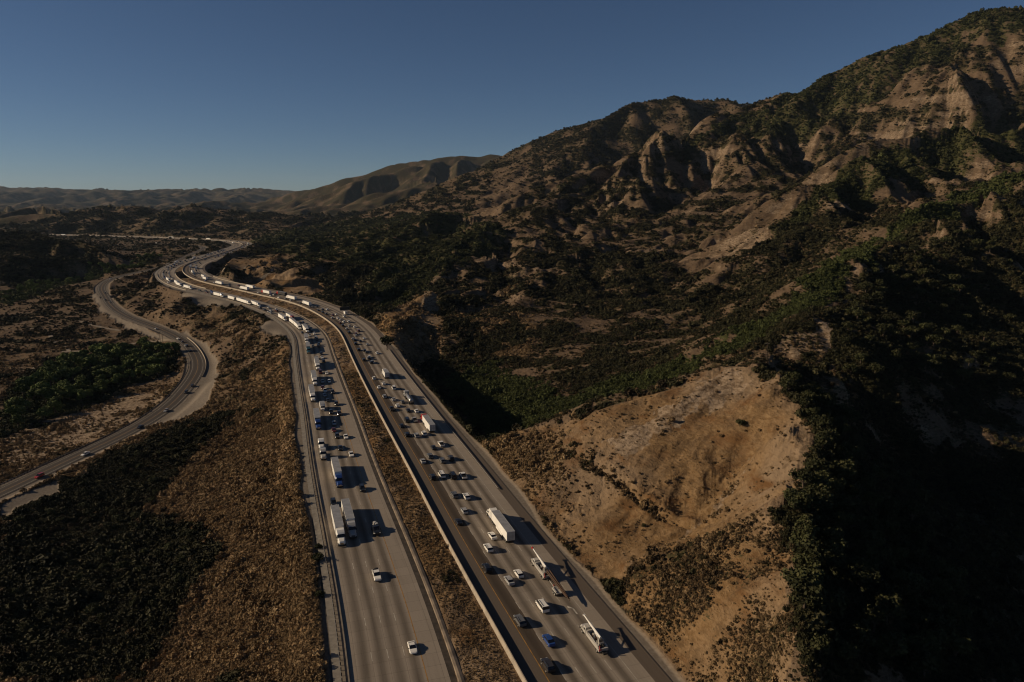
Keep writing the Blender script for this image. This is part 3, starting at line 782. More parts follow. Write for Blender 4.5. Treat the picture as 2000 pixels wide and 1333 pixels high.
def guardrail(R, d, label, spacing=1.905, near=100, side=1):
    root = link("guardrail", None); q = offset(R, d); root.location = tuple(q[0]); tag(root, label, "guardrail")
    off = -np.array(q[0])
    rr = R.copy()
    me = rail_profile("rail_beam", rr, [(d - .04, .45), (d - .04, .78), (d + .04, .78), (d + .04, .45)], [STEEL])
    b = link("rail_beam", me, root); b.location = tuple(off)
    s = np.r_[0, np.cumsum(np.linalg.norm(np.diff(q[:, :2], axis=0), axis=1))]
    pos = np.arange(1, s[-1], spacing)
    P_ = np.stack([np.interp(pos, s, q[:, c]) for c in range(3)], 1)
    P_[:, 2] = np.interp(pos, s, R[:, 2])
    order = np.argsort(np.hypot(P_[:, 0], P_[:, 1]))
    pm = boxes_mesh("post", [((0, 0, .38), (.09, .09, .46), 0)], [WOOD])
    for i in order[:near]:
        o = link("post", pm, root); o.location = (P_[i, 0] + side * .16 + off[0], P_[i, 1] + off[1], P_[i, 2] + off[2])
    rest = order[near:]
    if len(rest):
        o = link("posts_beyond", boxes_mesh("posts_beyond", [((P_[i, 0] + side * .16 + off[0], P_[i, 1] + off[1], P_[i, 2] + off[2] + .38), (.09, .09, .46), 0) for i in rest], [WOOD]), root)
        o["kind"] = "stuff"
    return root
guardrail(cut(INNER, 95, 640), -22.9, "steel guardrail on dark posts outside the oncoming lanes")
guardrail(cut(WALL, 232, 480), 26.7, "steel guardrail at the edge of the outbound lanes above the canyon")
fk = FRONT[(FRONT[:, 1] < 560)]
guardrail(fk, -6.6, "steel guardrail on the river edge of the frontage road", near=60)
f2 = FRONT[(FRONT[:, 1] > 500) & (FRONT[:, 1] < 640) & (FRONT[:, 0] > -345)]
fb = link("road_barrier", rail_profile("road_barrier", f2, [(5.6, 0), (5.7, .8), (5.9, .8), (6.0, 0)], [CONC]))
tag(fb, "pale concrete barrier along the inside of the frontage road bend", "barrier")

# arrow painted on the outbound outer lane
def lane_point(R, Ytarget, d):
    i = int(np.argmin(np.abs(R[:, 1] - Ytarget))); t = R[min(i + 1, len(R) - 1)] - R[i - 1]; t /= np.linalg.norm(t)
    p = offset(R, d)[i]; return np.array([p[0], p[1], R[i, 2]]), t
pA, tA = lane_point(WALL, 158, 21.6)
yawA = math.atan2(-tA[0], tA[1])
av = np.array([(-.15, -1.6), (.15, -1.6), (.15, .6), (-.15, .6), (-.15, .4), (.15, .4), (-.9, .9), (-.7, 1.6)]) * 1.3
me = np_mesh("lane_arrow", np.array([(x * math.cos(yawA) - y * math.sin(yawA) + pA[0], x * math.sin(yawA) + y * math.cos(yawA) + pA[1], pA[2] + .014) for x, y in av]), np.array([[0, 1, 2, 3], [4, 5, 7, 6]]), [WHITEP])
struct("lane_markings", me, "worn white merge arrow in the outer outbound lane")

# ------------------------------------------------------------------ the two bridges over the canyon
def bridge(R, d0, d1, pa, pb, label, pier_px, deck=2.0):
    a = np.array(on_profile(*pa)); b = np.array(on_profile(*pb))
    ia = int(np.argmin(np.linalg.norm(R[:, :2] - a[:2], axis=1))); ib = int(np.argmin(np.linalg.norm(R[:, :2] - b[:2], axis=1)))
    ia, ib = min(ia, ib) , max(ia, ib)
    S = R[ia:ib + 1]
    o0 = S[len(S) // 2].copy(); o0[2] = zat(np.array([o0[0]]), np.array([o0[1]]))[0]
    root = link("freeway_bridge", None); root.location = tuple(o0); tag(root, label, "bridge")
    def add(nm, me): 
        o = link(nm, me, root); o.location = tuple(-o0); return o
    add("deck", rail_profile("deck", S, [(d0 - .3, -.03), (d1 + .3, -.03), (d1 + .3, -deck * .5), (d1 - 2, -deck), (d0 + 2, -deck), (d0 - .3, -deck * .5)], [CONC]))
    add("parapet", rail_profile("parapet", S, [(d0 - .62, -deck * .5), (d0 - .62, .85), (d0 - .32, .85), (d0 - .32, -deck * .5)], [CONC]))
    if d1 < 20: pass
    add("parapet", rail_profile("parapet", S, [(d1 + .32, -deck * .5), (d1 + .32, .85), (d1 + .62, .85), (d1 + .62, -deck * .5)], [CONC]))
    m = S[int(len(S) * pier_px)]; j = int(len(S) * pier_px)
    for f in (.12, .5, .88):
        p = offset(S, d0 + (d1 - d0) * f)[j]; zt = S[j, 2] - deck
        zb = zat(np.array([p[0]]), np.array([p[1]]))[0] - 1.0
        n = 14; ang = np.arange(n) * 2 * math.pi / n
        V = np.vstack([np.stack([p[0] + .9 * np.cos(ang), p[1] + .9 * np.sin(ang), np.full(n, z)], 1) for z in (zb, zt + .05)])
        i = np.arange(n); F = np.stack([i, (i + 1) % n, (i + 1) % n + n, i + n], 1)
        add("pier", np_mesh("pier", V, F, [CONC], smooth=True))
    return root
bridge(INNER, -21.1, 1.0, (318, 536), (398, 565), "concrete bridge carrying the oncoming lanes over the dark canyon", .55)
bridge(WALL, .2, 27.5, (372, 543), (452, 565), "concrete bridge carrying the outbound lanes over the dark canyon", .5)

print("roads", time.time() - T0)
# ------------------------------------------------------------------ vehicles
def part_box(B, mats, name="p", midx=None): return boxes_mesh(name, B, mats, midx)
def loft(name, st, mats, mfun=None, smooth=False):
    """st: stations (y, half width, z low, z high, top inset[, low inset]) -> closed eight-sided hull"""
    rings = []
    for s in st:
        y, hw, zl, zh, ti = s[:5]
        h = zh - zl; c = min(.22 * h, .25)
        rings.append([(-hw + .06, y, zl), (hw - .06, y, zl), (hw, y, zl + c), (hw, y, zh - c * 1.2), (hw - ti, y, zh), (-hw + ti, y, zh), (-hw, y, zh - c * 1.2), (-hw, y, zl + c)])
    V = np.array(rings).reshape(-1, 3); n = len(st); k = 8; F = []; mi = []
    for i in range(n - 1):
        for q in range(k):
            F.append([i * k + q, i * k + (q + 1) % k, (i + 1) * k + (q + 1) % k, (i + 1) * k + q]); mi.append(mfun(i, q) if mfun else 0)
    for e, o in ((0, 0), ((n - 1) * k, 1)):
        for q in ([0, 1, 2, 7], [7, 2, 3, 6], [6, 3, 4, 5]):
            F.append([e + a for a in (q[::-1] if not o else q)]); mi.append(mfun(-1 - o, q[0]) if mfun else 0)
    F = np.array(F)[:, ::-1]
    return np_mesh(name, V, F, mats, smooth, midx=mi)
def wheel_mesh(name, r, w, n=14):
    a = np.arange(n) * 2 * math.pi / n
    V = []
    for x, rr in ((-w / 2, r * .93), (-w * .35, r), (w * .35, r), (w / 2, r * .93), (w / 2, r * .58), (w * .38, r * .5), (w * .38, .02)):
        V += [(x, rr * math.cos(t), rr * math.sin(t)) for t in a]
    F = []; mi = []
    for i in range(6):
        for q in range(n): F.append([i * n + q, i * n + (q + 1) % n, (i + 1) * n + (q + 1) % n, (i + 1) * n + q]); mi.append(1 if i >= 4 else 0)
    F += [[q, 0, (q + 1), q] for q in range(1, 1)]
    # inner face
    c = len(V); V.append((-w / 2, 0, 0))
    for q in range(0, n, 2): F.append([c, (q + 2) % n, q + 1, q]); mi.append(0)
    return np_mesh(name, np.array(V), np.array(F), [RUBBER, STEEL], midx=mi)
W_CAR = wheel_mesh("wheel", .34, .24); W_BIG = wheel_mesh("wheel", .52, .30); W_DUAL = wheel_mesh("wheel", .52, .60); W_SUV = wheel_mesh("wheel", .39, .27)

SPEC = {  # length, half width, [body stations], [cabin stations], wheelbase, wheel
 "sedan": dict(L=4.8, hw=.92, body=[(-2.4,.78,.35,.78,.12),(-2.25,.9,.28,1.0,.12),(-1.2,.93,.25,1.04,.12),(0,.93,.25,.98,.1),(1.2,.93,.25,.95,.1),(2.1,.88,.28,.80,.12),(2.4,.72,.35,.66,.12)],
   cab=[(-1.85,.74,.95,1.0,.1),(-1.05,.76,.95,1.42,.16),(.25,.76,.95,1.46,.16),(1.15,.74,.93,.98,.1)], wb=1.42, w=W_CAR),
 "coupe": dict(L=4.4, hw=.92, body=[(-2.2,.74,.35,.75,.14),(-2.0,.9,.26,.92,.14),(-1.0,.94,.22,.95,.14),(.2,.92,.22,.86,.12),(1.4,.94,.24,.84,.14),(2.0,.86,.28,.70,.14),(2.25,.62,.33,.56,.14)],
   cab=[(-1.7,.66,.86,.92,.1),(-.8,.70,.86,1.25,.18),(.05,.70,.84,1.28,.18),(.95,.70,.82,.88,.1)], wb=1.32, w=W_CAR),
 "suv": dict(L=4.8, hw=.96, body=[(-2.4,.85,.42,1.0,.1),(-2.25,.95,.35,1.12,.08),(-1.2,.97,.32,1.14,.08),(0,.97,.32,1.12,.08),(1.1,.97,.32,1.1,.1),(2.1,.93,.35,1.0,.12),(2.4,.80,.42,.82,.12)],
   cab=[(-2.28,.80,1.08,1.2,.08),(-1.95,.82,1.08,1.70,.12),(.2,.82,1.08,1.76,.13),(1.15,.80,1.06,1.14,.1)], wb=1.42, w=W_SUV),
 "hatchback": dict(L=4.3, hw=.9, body=[(-2.15,.78,.36,.85,.1),(-2.0,.88,.28,1.0,.1),(-1.0,.91,.25,1.03,.1),(.2,.91,.25,.99,.1),(1.2,.9,.25,.95,.1),(1.95,.84,.28,.80,.12),(2.15,.7,.35,.66,.12)],
   cab=[(-1.98,.70,.95,1.05,.08),(-1.5,.74,.95,1.44,.14),(.2,.75,.95,1.50,.15),(1.1,.73,.93,.98,.1)], wb=1.28, w=W_CAR),
 "van": dict(L=5.4, hw=1.0, body=[(-2.7,.92,.42,1.1,.06),(-2.6,.99,.35,1.2,.06),(-1,1.0,.33,1.2,.06),(.8,1.0,.33,1.2,.06),(2.0,.97,.35,1.15,.1),(2.55,.9,.38,.98,.12),(2.7,.78,.42,.8,.12)],
   cab=[(-2.62,.90,1.16,1.4,.06),(-2.45,.92,1.16,2.05,.12),(.9,.92,1.16,2.08,.13),(2.1,.86,1.14,1.2,.1)], wb=1.65, w=W_SUV),
 "pickup": dict(L=5.8, hw=.99, body=[(-2.9,.9,.5,1.02,.04),(-2.8,.98,.42,1.08,.04),(-1.1,.99,.4,1.1,.04),(0,.99,.4,1.14,.08),(1.3,.99,.4,1.16,.1),(2.5,.96,.42,1.06,.12),(2.85,.86,.48,.9,.12)],
   cab=[(-.95,.83,1.1,1.5,.06),(-.8,.85,1.1,1.82,.12),(.45,.85,1.1,1.86,.14),(1.3,.82,1.1,1.18,.1)], wb=1.8, w=W_SUV),
}
def cab_mat(i, q):
    # 0 glass, 1 paint: roof band painted, pillars left to the glass line
    if i == 1 and q == 4: return 1
    return 0
MESHES = {}
def car_meshes(kind):
    if kind in MESHES: return MESHES[kind]
    s = SPEC[kind]; P0 = PAINT["white"]
    body = loft("body", s["body"], [P0], smooth=False)
    cabin = loft("windows", s["cab"], [GLASS])
    c = s["cab"]; zr = c[1][3]; y0 = c[1][0]; y1 = c[2][0]
    roof = loft("roof", [(y0 - .12, c[1][1] - .12, zr - .05, zr + .015, .04), ((y0 + y1) / 2, c[1][1] - .10, (zr + c[2][3]) / 2 - .03, (zr + c[2][3]) / 2 + .035, .05), (y1 + .1, c[2][1] - .12, c[2][3] - .05, c[2][3] + .02, .04)], [P0])
    pill = []
    for sx in (-1, 1):
        for y in ((y0 + y1) / 2, y0 + .02):
            pill.append(((sx * (c[1][1] - .045), y, (1.0 * c[1][2] + zr) / 2), (.03, .05, (zr - c[1][2]) / 2), 0))
    L2 = s["L"] / 2; bz = s["body"][1][3] - .2; fz = s["body"][-2][3] - .16
    hl = part_box([((0, 0, 0), (.17, .06, .07), 0)], [LAMP_W], "headlight"); tl = part_box([((0, 0, 0), (.13, .05, .10), 0)], [LAMP_R], "taillight")
    extra = {}
    if kind == "pickup":
        extra["bed"] = part_box([((0, -1.9, 1.115), (.80, .84, .018), 0)], [DARK], "bed")
    if kind in ("suv", "van"):
        extra["roof_rack"] = part_box([((-.62, (y0 + y1) / 2, zr + .11), (.03, (y1 - y0) * .42, .03), 0), ((.62, (y0 + y1) / 2, zr + .11), (.03, (y1 - y0) * .42, .03), 0)], [DARK], "roof_rack")
    mirror = part_box([((0, 0, 0), (.10, .06, .07), 0)], [DARK], "mirror")
    MESHES[kind] = dict(body=body, windows=cabin, roof=roof, pillars=part_box(pill, [P0], "pillars"), headlight=hl, taillight=tl, extra=extra, mirror=mirror, bz=bz, fz=fz, L2=L2, spec=s)
    return MESHES[kind]
def slot(o, m, i=0):
    o.material_slots[i].link = 'OBJECT'; o.material_slots[i].material = m
def make_car(kind, color):
    D = car_meshes(kind); s = D["spec"]; pm = PAINT[color]
    root = link({"sedan": "sedan_car", "coupe": "sports_car", "suv": "suv_car", "hatchback": "hatchback_car", "van": "passenger_van", "pickup": "pickup_truck"}[kind], None)
    for k in ("body", "roof", "pillars"):
        o = link(k, D[k], root); slot(o, pm)
    link("windows", D["windows"], root)
    for k, me in D["extra"].items(): link(k, me, root)
    for sx in (-1, 1):
        link("headlight", D["headlight"], root, (sx * s["hw"] * .70, D["L2"] - .13, D["fz"]))
        link("taillight", D["taillight"], root, (sx * s["hw"] * .74, -D["L2"] + .12, D["bz"]))
        link("mirror", D["mirror"], root, (sx * (s["hw"] + .06), s["cab"][-1][0] - .25, s["cab"][-1][3]))
        for y in (-s["wb"], s["wb"]):
            w = link("wheel", s["w"], root, (sx * (s["hw"] - .10), y, .34 if s["w"] is W_CAR else .39)); 
            if sx < 0: w.rotation_euler = (0, 0, math.pi)
    return root

def merge(name, items, mats_out):
    """items: (mesh, offset, material index map) -> one mesh"""
    bm = bmesh.new()
    for me, off, mm in items:
        b2 = bmesh.new(); b2.from_mesh(me); bmesh.ops.translate(b2, verts=b2.verts, vec=off)
        for f in b2.faces: f.material_index = mm[min(f.material_index, len(mm) - 1)]
        t = bpy.data.meshes.new("t"); b2.to_mesh(t); b2.free(); bm.from_mesh(t); bpy.data.meshes.remove(t)
    me = bpy.data.meshes.new(name); bm.to_mesh(me); bm.free()
    for m in mats_out: me.materials.append(m)
    return me
FARM = {}
def far_car(kind, color):
    """a small copy for the distance: one mesh, painted body, glass, tyres"""
    if kind not in FARM:
        D = car_meshes(kind); s = D["spec"]; it = [(D["body"], (0, 0, 0), [0]), (D["roof"], (0, 0, 0), [0]), (D["windows"], (0, 0, 0), [1])]
        for sx in (-1, 1):
            for y in (-s["wb"], s["wb"]): it.append((s["w"], (sx * (s["hw"] - .1), y, .36), [2, 2]))
        FARM[kind] = merge("far_" + kind, it, [PAINT["white"], GLASS2, RUBBER])
    o = link({"sedan": "sedan_car", "coupe": "sports_car", "suv": "suv_car", "hatchback": "hatchback_car", "van": "passenger_van", "pickup": "pickup_truck"}[kind], FARM[kind])
    slot(o, PAINT[color]); return o

# --- lorries
def tractor_parts(root, color, y0, sleeper=True, only=None):
    """conventional cab; y0 is the front bumper"""
    pm = PAINT[color] if color in PAINT else color
    key = ("tractor", sleeper)
    if key not in MESHES:
        P0 = PAINT["white"]; d = {}
        d["hood"] = loft("hood", [(-2.35,1.02,1.0,2.05,.18),(-1.2,.98,.95,1.95,.22),(-.35,.92,.8,1.72,.25),(0,.80,.75,1.35,.2)], [P0])
        back = -5.9 if sleeper else -4.0
        d["cab"] = loft("cab", [(back,1.24,.95,3.55 if sleeper else 2.7,.12),(-4.0,1.24,.95,3.75 if sleeper else 2.8,.14),(-3.2,1.24,.95,3.3 if sleeper else 2.85,.2),(-2.75,1.2,.95,2.95 if sleeper else 2.75,.2),(-2.25,1.15,1.0,2.1,.1)], [P0, GLASS],
                          lambda i, q: 1 if (i == 3 and q in (3, 4, 5)) else 0)
        d["side_window"] = part_box([((-1.245, -3.15, 2.25), (.012, .42, .3), 0), ((1.245, -3.15, 2.25), (.012, .42, .3), 0)], [GLASS], "side_window")
        d["chassis"] = part_box([((-.42, -5.0, .85), (.12, 3.6, .14), 0), ((.42, -5.0, .85), (.12, 3.6, .14), 0), ((0, -.02, .62), (1.15, .14, .2), 0)], [DARK], "chassis")
        d["grille"] = part_box([((0, .0, 1.05), (.55, .03, .32), 0)], [CHROME], "grille")
        d["fender"] = part_box([((0, 0, 0), (.22, .62, .10), 0)], [P0], "fender")
        d["tank"] = loft("fuel_tank", [(-.8,.30,-.3,.3,.12),(.8,.30,-.3,.3,.12)], [CHROME])
        d["lamp"] = part_box([((0, 0, 0), (.16, .08, .12), 0)], [LAMP_W], "headlight")
        d["mirror"] = part_box([((0, 0, 0), (.1, .05, .3), 0)], [DARK], "mirror")
        d["stack"] = part_box([((0, 0, 0), (.07, .07, 1.3), 0)], [CHROME], "exhaust_stack")
        MESHES[key] = d
    d = MESHES[key]
    for k in ("hood", "cab"):
        o = link(k, d[k], root, (0, y0, 0)); slot(o, pm)
    for k in ("side_window", "chassis", "grille"): link(k, d[k], root, (0, y0, 0))
    for sx in (-1, 1):
        o = link("fender", d["fender"], root, (sx * 1.0, y0 - 1.15, 1.12)); slot(o, pm)
        link("fuel_tank", d["tank"], root, (sx * 1.0, y0 - 4.4, .75)); link("headlight", d["lamp"], root, (sx * .85, y0 - .12, 1.05))
        link("mirror", d["mirror"], root, (sx * 1.38, y0 - 2.5, 2.1)); link("exhaust_stack", d["stack"], root, (sx * 1.1, y0 - (6.02 if sleeper else 4.15), 2.3))
        w = link("wheel", W_BIG, root, (sx * 1.02, y0 - 1.15, .52)); 
        if sx < 0: w.rotation_euler = (0, 0, math.pi)
        for yy in (-6.9, -8.2) if sleeper else (-5.4, -6.7):
            w = link("wheel", W_DUAL, root, (sx * .92, y0 + yy, .52))
            if sx < 0: w.rotation_euler = (0, 0, math.pi)
def trailer_parts(root, y1, L=16.1, skirt=True, side=None):
    """y1 is the nose of the box"""
    side = side or TRAIL
    key = ("trailer", L, side.name)
    if key not in MESHES:
        d = {}
        d["box"] = boxes_mesh("trailer_box", [((0, -L / 2, 2.6), (1.29, L / 2, 1.42), 0)], [side, TROOF])
        for f in d["box"].polygons:
            if f.normal.z > .9: f.material_index = 1
        ribs = [((sx * 1.297, -.6 - i * 1.22, 2.6), (.012, .03, 1.40), 0) for i in range(int(L / 1.22)) for sx in (-1, 1)]
        d["ribs"] = boxes_mesh("side_ribs", ribs + [((sx * 1.30, -L / 2, z), (.02, L / 2 - .01, .06), 0) for sx in (-1, 1) for z in (1.24, 3.98)], [TDOOR])
        d["doors"] = boxes_mesh("rear_door", [((-.62, -L - .03, 2.6), (.58, .03, 1.32), 0), ((.62, -L - .03, 2.6), (.58, .03, 1.32), 0)] + [((x, -L - .08, 2.6), (.025, .02, 1.3), 0) for x in (-.9, -.35, .35, .9)], [TDOOR])
        d["bogie"] = boxes_mesh("bogie", [((0, -L + 2.2, .85), (.55, 1.7, .2), 0), ((0, -L + .2, .62), (1.1, .05, .06), 0), ((-.7, -L + .2, .85), (.05, .05, .3), 0), ((.7, -L + .2, .85), (.05, .05, .3), 0)], [DARK])
        d["skirt"] = boxes_mesh("side_skirt", [((sx * 1.25, -L * .49, .80), (.02, L * .19, .38), 0) for sx in (-1, 1)], [side])
        d["leg"] = boxes_mesh("landing_leg", [((sx * .9, -2.6, .62), (.07, .07, .55), 0) for sx in (-1, 1)], [DARK])
        MESHES[key] = d
    d = MESHES[key]
    bx = link("trailer_box", d["box"], root, (0, y1, 0))
    link("side_ribs", d["ribs"], bx); link("rear_door", d["doors"], bx)
    link("bogie", d["bogie"], root, (0, y1, 0)); link("landing_leg", d["leg"], root, (0, y1, 0))
    if skirt: link("side_skirt", d["skirt"], root, (0, y1, 0))
    for sx in (-1, 1):
        for yy in (-L + 1.6, -L + 2.85):
            w = link("wheel", W_DUAL, root, (sx * .95, y1 + yy, .52))
            if sx < 0: w.rotation_euler = (0, 0, math.pi)
def semi(color="white", side=None, L=16.1, skirt=True):
    root = link("semi_truck", None)
    tot = 6.6 + L; y0 = tot / 2
    tractor_parts(root, color, y0); trailer_parts(root, y0 - 6.6, L, skirt, side)
    return root
def bobtail(color):
    root = link("tractor_unit", None); tractor_parts(root, color, 4.3); return root
def box_truck(color="white", L=5.2):
    root = link("box_truck", None); pm = PAINT[color]
    key = ("boxt", L)
    if key not in MESHES:
        MESHES[key] = dict(box=boxes_mesh("cargo_box", [((0, -L / 2, 2.1), (1.2, L / 2, 1.15), 0)], [TRAIL, TROOF]),
          cab=loft("cab", [(0,1.0,.6,2.3,.12),(.9,1.0,.6,2.35,.15),(1.35,.98,.6,1.55,.1),(2.3,.9,.55,1.3,.15)], [PAINT["white"], GLASS], lambda i, q: 1 if i == 1 and q in (3, 4, 5) else 0),
          ch=boxes_mesh("chassis", [((0, -L / 2 + 1, .75), (.45, L / 2 + .8, .15), 0)], [DARK]), door=boxes_mesh("rear_door", [((0, -L - .02, 2.1), (1.1, .02, 1.05), 0)], [TDOOR]))
        for f in MESHES[key]["box"].polygons:
            if f.normal.z > .9: f.material_index = 1
    d = MESHES[key]; q = (0, (L - 2.3) / 2, 0)
    link("cargo_box", d["box"], root, q); link("rear_door", d["door"], root, q); o = link("cab", d["cab"], root, (0, q[1] + .1, 0)); slot(o, pm); link("chassis", d["ch"], root, q)
    for sx in (-1, 1):
        for yy, w_ in ((1.6, W_SUV), (-L * .68, W_SUV)):
            w = link("wheel", w_, root, (sx * .9, q[1] + yy, .39)); w.rotation_euler = (0, 0, math.pi if sx < 0 else 0)
    return root
def tanker():
    root = link("tanker_truck", None); tractor_parts(root, "silver", 9.5)
    n = 18; a = np.arange(n) * 2 * math.pi / n; V = []
    prof = [(0, .05), (0.02, .75), (.3, 1.05), (6.3, 1.1), (12.4, 1.05), (12.7, .75), (12.72, .05)]
    for y, r in prof: V += [(r * 1.08 * math.cos(t), 2.6 - y, 2.05 + r * math.sin(t)) for t in a]
    F = [[i * n + q, i * n + (q + 1) % n, (i + 1) * n + (q + 1) % n, (i + 1) * n + q] for i in range(len(prof) - 1) for q in range(n)]
    link("tank", np_mesh("tank", np.array(V), np.array(F), [simple("polished_tank", (.42, .41, .39), .3, .7)], True), root, (0, 0, 0))
    link("catwalk", boxes_mesh("catwalk", [((0, -3.7, 3.2), (.25, 5.6, .03), 0)] + [((0, -3.7 + y, 3.26), (.3, .3, .06), 0) for y in (-4, -1.5, 1.5, 4)], [DARK]), root)
    link("bogie", boxes_mesh("bogie", [((0, -8.2, .85), (.5, 1.7, .2), 0), ((0, -3, .95), (.12, 5, .12), 0)], [DARK]), root)
    for sx in (-1, 1):
        for yy in (-7.6, -8.9):
            w = link("wheel", W_DUAL, root, (sx * .95, yy, .52)); w.rotation_euler = (0, 0, math.pi if sx < 0 else 0)
    return root
FARS = {}
def far_semi(color, side=None, L=16.1):
    k = (L, (side or TRAIL).name)
    if k not in FARS:
        r = semi("white", side, L, False); it = []
        idx = {PAINT["white"].name: 0, (side or TRAIL).name: 1, TROOF.name: 2, GLASS.name: 3}
        mats_ = [PAINT["white"], side or TRAIL, TROOF, GLASS, DARK]
        for o in [c for c in r.children_recursive if c.type == 'MESH' and c.name.split(".")[0] in ("hood", "cab", "trailer_box", "chassis", "bogie", "wheel")]:
            it.append((o.data, tuple(o.location), [idx.get(m.name, 4) for m in o.data.materials]))
        FARS[k] = merge("far_semi", it, mats_)
        for c in list(r.children_recursive): bpy.data.objects.remove(c)
        bpy.data.objects.remove(r)
    o = link("semi_truck", FARS[k]); slot(o, PAINT[color]); return o

def tube(p, q, r0, r1=None, n=8):
    r1 = r0 if r1 is None else r1
    p = Vector(p); q = Vector(q); d = (q - p).normalized(); u = d.orthogonal().normalized(); v = d.cross(u)
    V = [];
    for c, r in ((p, r0), (q, r1)):
        V += [tuple(c + (u * math.cos(i * 2 * math.pi / n) + v * math.sin(i * 2 * math.pi / n)) * r) for i in range(n)]
    F = [[i, (i + 1) % n, (i + 1) % n + n, i + n] for i in range(n)]
    c0 = len(V); V += [tuple(p), tuple(q)]
    for i in range(0, n, 2): F += [[c0, (i + 2) % n, i + 1, i], [c0 + 1, n + i, n + i + 1, n + (i + 2) % n]]
    return np.array(V), np.array(F)
def tubes_mesh(name, T, mats, midx=None):
    V = []; F = []; k = 0; mi = []
    for j, t in enumerate(T):
        v, f = tube(*t); V.append(v); F.append(f + k); k += len(v); mi += [midx[j] if midx else 0] * len(f)
    return np_mesh(name, np.vstack(V), np.vstack(F), mats, midx=mi)
REDP = PAINT["red"]; WP = PAINT["cream"]; BROWN = simple("rusty_gear", (.10, .055, .035), .7)
def rig_truck(long):
    """white utility drill derrick: cab in front, boom lying forward over it; the long one tows a pole dolly"""
    root = link("crane_truck", None)
    cabst = [(-.1,1.15,.8,2.6,.12),(1.1,1.15,.8,2.7,.16),(1.75,1.1,.8,1.9,.1),(3.0,1.0,.75,1.65,.2),(3.3,.85,.7,1.25,.2)]
    y0 = 2.2
    link("cab", loft("cab", [(s[0] + y0 - .3,) + s[1:] for s in cabst], [WP, GLASS], lambda i, q: 1 if i == 1 and q in (3, 4, 5) else 0), root)
    link("side_window", boxes_mesh("side_window", [((sx * 1.155, y0 + .3, 2.05), (.012, .4, .28), 0) for sx in (-1, 1)], [GLASS]), root)
    link("chassis", boxes_mesh("chassis", [((0, -1.0, .85), (.5, 5.6, .18), 0), ((0, y0 + 3.05, .65), (1.1, .12, .2), 0)], [DARK]), root)
    link("utility_body", boxes_mesh("utility_body", [((-1.02, -1.9, 1.45), (.22, 3.2, .42), 0), ((1.02, -1.9, 1.45), (.22, 3.2, .42), 0), ((0, -1.9, 1.12), (.82, 3.2, .08), 0), ((0, 1.15, 1.75), (1.1, .18, .6), 0), ((-1.02, -4.2, 1.98), (.2, .7, .10), 0),
       ((.35, -.1, 1.5), (.35, .7, .3), 0), ((-.35, -.9, 1.42), (.28, .5, .22), 0), ((0, -5.3, 1.25), (1.2, .22, .35), 0)], [WP]), root)
    gear = []
    rr = random.Random(3 if long else 5)
    for i in range(44): gear.append(((rr.uniform(-.75, .75), rr.uniform(-4.9, 1.0), 1.25 + rr.uniform(0, .55)), (rr.uniform(.06, .25), rr.uniform(.08, .35), rr.uniform(.06, .25)), rr.uniform(0, 3)))
    link("equipment", boxes_mesh("equipment", gear, [STEEL, DARK, BROWN], midx=[[0, 1, 2, 1][i % 4] for i in range(44) for _ in range(6)]), root)
    # turret and boom
    link("turret", boxes_mesh("turret", [((0, -3.4, 1.7), (.55, .55, .55), .3), ((0, -3.4, 2.5), (.35, .5, .45), 0), ((.7, -3.5, 2.3), (.2, .3, .4), 0)], [STEEL, WP], midx=[0] * 12 + [1] * 6), root)
    by0, bz0, by1, bz1 = -3.6, 3.1, (6.4 if long else 5.4), (3.75 if long else 3.55)
    bo = link("boom", tubes_mesh("boom", [((.15, by0, bz0), (.15, by1 * .45, bz0 + (bz1 - bz0) * .55), .30, .27), ((.15, by1 * .4, bz0 + (bz1 - bz0) * .5), (.15, by1, bz1), .20, .16), ((.15, -2.4, 2.2), (.15, .6, 3.1), .12)], [PAINT["white"]]), root)
    if long: link("boom_tip", tubes_mesh("boom_tip", [((.15, by1 - .1, bz1), (.15, by1 + .75, bz1 + .05), .26, .3), ((-.15, by1 + .4, bz1), (.45, by1 + .4, bz1), .2)], [REDP]), bo)
    else: link("boom_tip", tubes_mesh("boom_tip", [((-.1, by1 + .1, bz1), (.4, by1 + .1, bz1), .22)], [PAINT["white"]]), bo)
    link("outrigger", tubes_mesh("outrigger", [((sx * 1.15, y, .45), (sx * 1.15, y, 1.9), .09) for sx in (-1, 1) for y in (-4.6, 1.4)], [WP]), root)
    # rear a-frame, auger or tail boom
    link("auger", tubes_mesh("auger", [((-.95, .2, 2.05), (-1.0, -5.6, 1.75), .07), ((-1.0, -5.5, 1.1), (-1.0, -5.5, 2.4), .12), ((-1.3, -5.7, 1.5), (-.6, -5.7, 1.5), .11)], [WP, REDP], midx=[0, 1, 1]), root)
    link("winch", tubes_mesh("winch", [((-.5, -4.5, 2.3), (.5, -4.5, 2.3), .28), ((-.9, -4.9, 1.5), (-.4, -3.6, 3.0), .07), ((.9, -4.9, 1.5), (.5, -3.6, 3.0), .07)], [STEEL]), root)
    for sx in (-1, 1):
        for yy, ww, xx in ((y0 + 1.6, W_BIG, 1.0), (-2.9, W_DUAL, .9), (-4.2, W_DUAL, .9)):
            if not long and yy == -2.9: continue
            w = link("wheel", ww, root, (sx * xx, yy, .52)); w.rotation_euler = (0, 0, math.pi if sx < 0 else 0)
    for sx in (-1, 1):
        link("headlight", boxes_mesh("headlight", [((0, 0, 0), (.15, .06, .1), 0)], [LAMP_W]), root, (sx * .75, y0 + 3.02, 1.05))
        link("mirror", boxes_mesh("mirror", [((0, 0, 0), (.08, .05, .22), 0)], [DARK]), root, (sx * 1.3, y0 + 1.3, 1.95))
